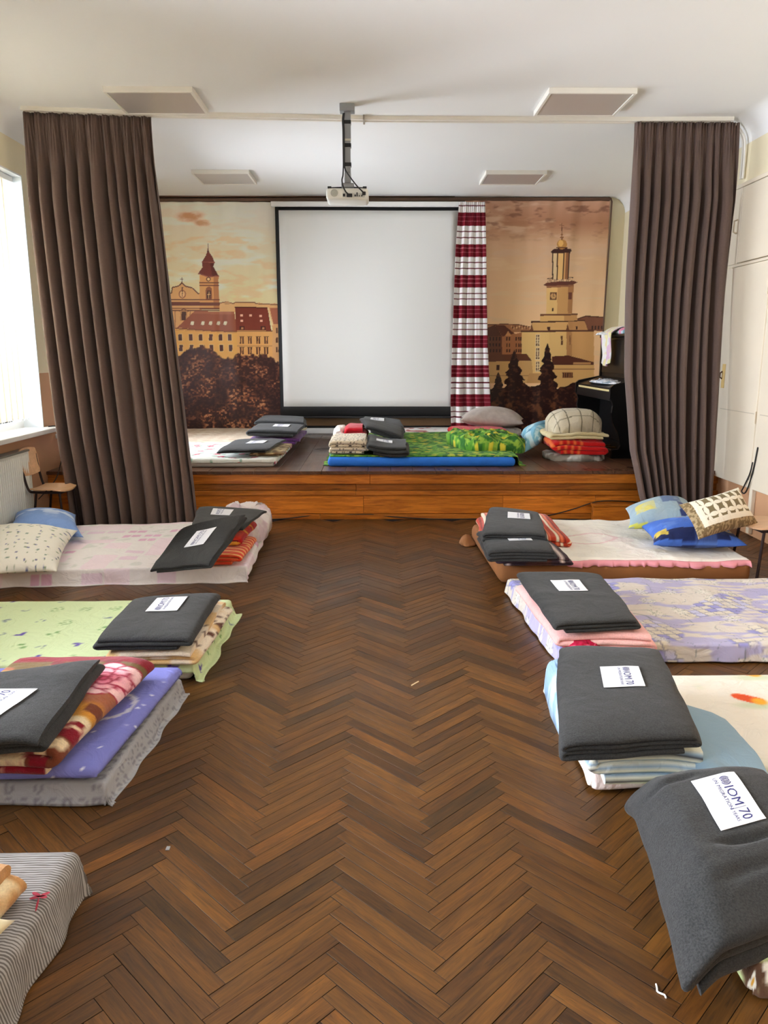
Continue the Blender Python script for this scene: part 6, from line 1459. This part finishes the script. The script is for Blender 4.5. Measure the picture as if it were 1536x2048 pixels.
QS4 = np.array([(-0.45, 9.42, Z + .07), (1.50, 9.42, Z + .07), (1.50, 10.12, Z + .07), (-0.45, 10.12, Z + .07)])
mattress('mattress', QS4, Z, Z + 0.075, M_foam, 'mattress under the white sheet below the projection screen', group=G_M)
def p_wred(x, y): return mixc(base(x, (230, 226, 222)), sstep(0.56, 0.62, fbm(x * 9, y * 9, 3, 3)) * sstep(0.3, 0.1, np.abs(x - 0.95)), (170, 90, 84))
props(drape('bed_sheet', QS4, Z + 0.088, M_cloth, (0.04, 0.05, 0.03, 0.03), z0=Z + 0.004, paint=p_wred, seed=52, wr=0.008), 'white sheet on the mattress below the projection screen', 'sheet', G_S)
fold_w(-0.46, -0.09, 7.26, 8.0, Z + 0.245, 0.135, 4, p_scroll, 4, 'beige scroll-pattern blanket folded on the green sheet', wr=0.012, m=40)
fold_w(-0.34, -0.12, 8.12, 8.75, Z + 0.285, 0.15, 3, plain((186, 20, 34)), 6, 'bright red blanket folded behind the scroll-pattern blanket', wr=0.02)
props(heap('crumpled_sheet', wquad(-0.49, -0.33, 8.05, 8.9, Z + 0.105), 0.15, M_cloth, paint=lambda x, y: base(x, (232, 228, 218)), seed=12, wr=0.05, wf=7), 'white crumpled sheet beside the bright red blanket', 'sheet')
grey_blanket('dark grey blanket with label curled on the scroll-pattern blanket', np.array([(-0.09, 7.19, Z + .235), (0.29, 7.15, Z + .205), (0.31, 7.85, Z + .21), (-0.085, 7.95, Z + .26)]), 0.10, 3, 54, (0.40, 0.45, (0, -1), (1, 0), dict(lt=0.22, wd_=0.16)), wr=0.010, sag=lambda u, v: -0.03 * np.sin(np.pi * np.clip(u, 0, 1)))
grey_blanket('dark grey blanket without label bent over the bright red blanket', np.array([(-0.12, 8.05, Z + .33), (0.27, 7.98, Z + .22), (0.30, 8.7, Z + .24), (-0.20, 8.75, Z + .36)]), 0.085, 3, 55, wr=0.012)
grey_blanket('dark grey blanket with label at the far side of the green sheet', np.array([(-0.20, 8.75, Z + .30), (0.30, 8.70, Z + .25), (0.28, 9.3, Z + .28), (-0.16, 9.35, Z + .31)]), 0.10, 3, 56, (0.38, 0.5, (0, 1), (-1, 0), dict(lt=0.25, wd_=0.16)), wr=0.010)
props(heap('green_duvet', np.array([(0.78, 7.52, Z + .11), (1.50, 7.45, Z + .075), (1.48, 8.35, Z + .09), (0.72, 8.55, Z + .115)]), 0.15, M_cloth, paint=p_trop, seed=57, wr=0.06, wf=7, p=5, n=70), 'green leaf-print duvet rolled on the green sheet', 'duvet')
props(heap('white_pillow', wquad(1.10, 1.74, 9.05, 9.5, Z + 0.094), 0.10, M_cloth, paint=lambda x, y: base(x, (228, 224, 220)), seed=58, wr=0.02), 'white pillow under the red folded blanket and taupe pillow', 'pillow', 'pillows on the beds')
def p_redst(A, y, u, z): return mixc(base(A, (206, 24, 30)), (((u / 0.11) % 1) < 0.14) * 0.5, (150, 14, 22))
fold_w(0.85, 1.50, 8.70, 9.25, Z + 0.20, 0.085, 2, p_redst, 9, 'red ribbed blanket folded below the taupe pillow', wr=0.012)
props(pillow('pillow', np.array([(0.98, 9.05, Z + .27), (1.70, 9.0, Z + .24), (1.80, 9.55, Z + .25), (1.05, 9.60, Z + .27)]), 0.24, material('taupe_velvet', (170, 156, 146), 0.8, var=0.1, vscale=20, bump=0.3, bscale=60, sheen=0.3), seed=4, wr=0.014, n=56), 'taupe velvet pillow at the foot of the striped curtain', 'pillow', 'pillows on the beds')

# bedding pile beside the piano
def p_grysh(x, y): return mixc(base(x, (150, 142, 132)), sstep(0.5, 0.6, fbm(x * 12, y * 12, 3, 3)), (206, 206, 200))
props(heap('folded_sheet', wquad(1.70, 2.30, 7.50, 8.15, Z + 0.002), 0.07, M_cloth, paint=p_grysh, seed=61, wr=0.02, wf=9, p=7), 'grey patterned sheet at the bottom of the bedding pile by the piano', 'sheet')
def p_redp(A, y, u, z): return mixc(base(A, (206, 26, 26)), (((A / 0.07) % 1) < 0.3) * (u < 0.3) * 1.0, (236, 120, 60))
fold_w(1.74, 2.27, 7.53, 8.10, Z + 0.205, 0.14, 3, p_redp, 12, 'red and orange striped blanket in the bedding pile by the piano', wr=0.03, wf=8)
fold_w(1.70, 2.30, 7.55, 8.14, Z + 0.285, 0.07, 2, plain((216, 198, 150)), 13, 'cream fleece blanket in the bedding pile by the piano', wr=0.025, wf=7)
def p_plaid(x, y):
    c = base(x, (206, 194, 168)); f, g = (x / 0.145) % 1, (y / 0.16) % 1; c = mixc(c, ((f < 0.09) | (g < 0.08)) * 0.8, (104, 96, 76)); return mixc(c, sstep(0.4, 0.6, fbm(x * 4, y * 4, 3, 3)) * 0.3, (226, 216, 196))
props(heap('plaid_duvet', wquad(1.72, 2.28, 7.58, 8.16, Z + 0.272), 0.23, M_plush, paint=p_plaid, seed=63, wr=0.02, wf=4, p=3.2, n=90), 'beige checked blanket bundled on top of the bedding pile by the piano', 'blanket')
def p_skyb(x, y): return mixc(mixc(base(x, (130, 190, 214)), sstep(0.5, 0.6, fbm(x * 18, y * 18, 3, 2)), (196, 226, 234)), sstep(0.62, 0.7, fbm(x * 9, y * 9, 8, 2)), (90, 140, 170))
props(pillow('pillow', np.array([(1.50, 7.78, Z + .06), (1.68, 7.90, Z + .17), (2.02, 8.62, Z + .33), (1.60, 8.56, Z + .16)]), 0.17, M_cloth, paint=p_skyb, seed=14, wr=0.02), 'light blue pillow leaning behind the bedding pile by the piano', 'pillow', 'pillows on the beds')
props(pillow('pillow', np.array([(-2.80, 7.10, Z + .15), (-2.35, 7.10, Z + .15), (-2.35, 7.6, Z + .16), (-2.80, 7.6, Z + .16)]), 0.14, M_cloth, paint=rnd_pal([(220, 120, 160), (236, 226, 230)], 9, 3), seed=15, wr=0.01), 'pink pillow on the stage behind the window-side curtain', 'pillow', 'pillows on the beds')

# ---- bits on the parquet
q = [atz(*p) for p in ((1312, 1968, .003), (1314, 1976, .003), (1315, 1983, .003), (1322, 1987, .003), (1329, 1990, .003), (1332, 1996, .003))]
props(MB().tube(smooth_pts(q), 0.0022, 6).obj('cotton_thread', material('white_cotton', (240, 238, 230), 0.9), smooth=True), 'short white cotton thread lying on the parquet', 'thread')
q = [atz(823, 1371, .002), atz(837, 1363, .002)]
props(MB().tube(q, 0.003, 6).obj('wood_splinter', material('pale_splinter', (226, 200, 160), 0.8)), 'small pale splinter lying on the parquet', 'splinter')
qq = atz(336, 1698, 0.0)
props(MB().rbox(qq[0] - 0.006, qq[0] + 0.006, qq[1] - 0.009, qq[1] + 0.009, 0.0005, 0.004, 0.001).obj('foil_scrap', material('foil', (190, 196, 204), 0.3, metal=0.8)), 'tiny silvery scrap on the parquet beside the striped bed', 'scrap')
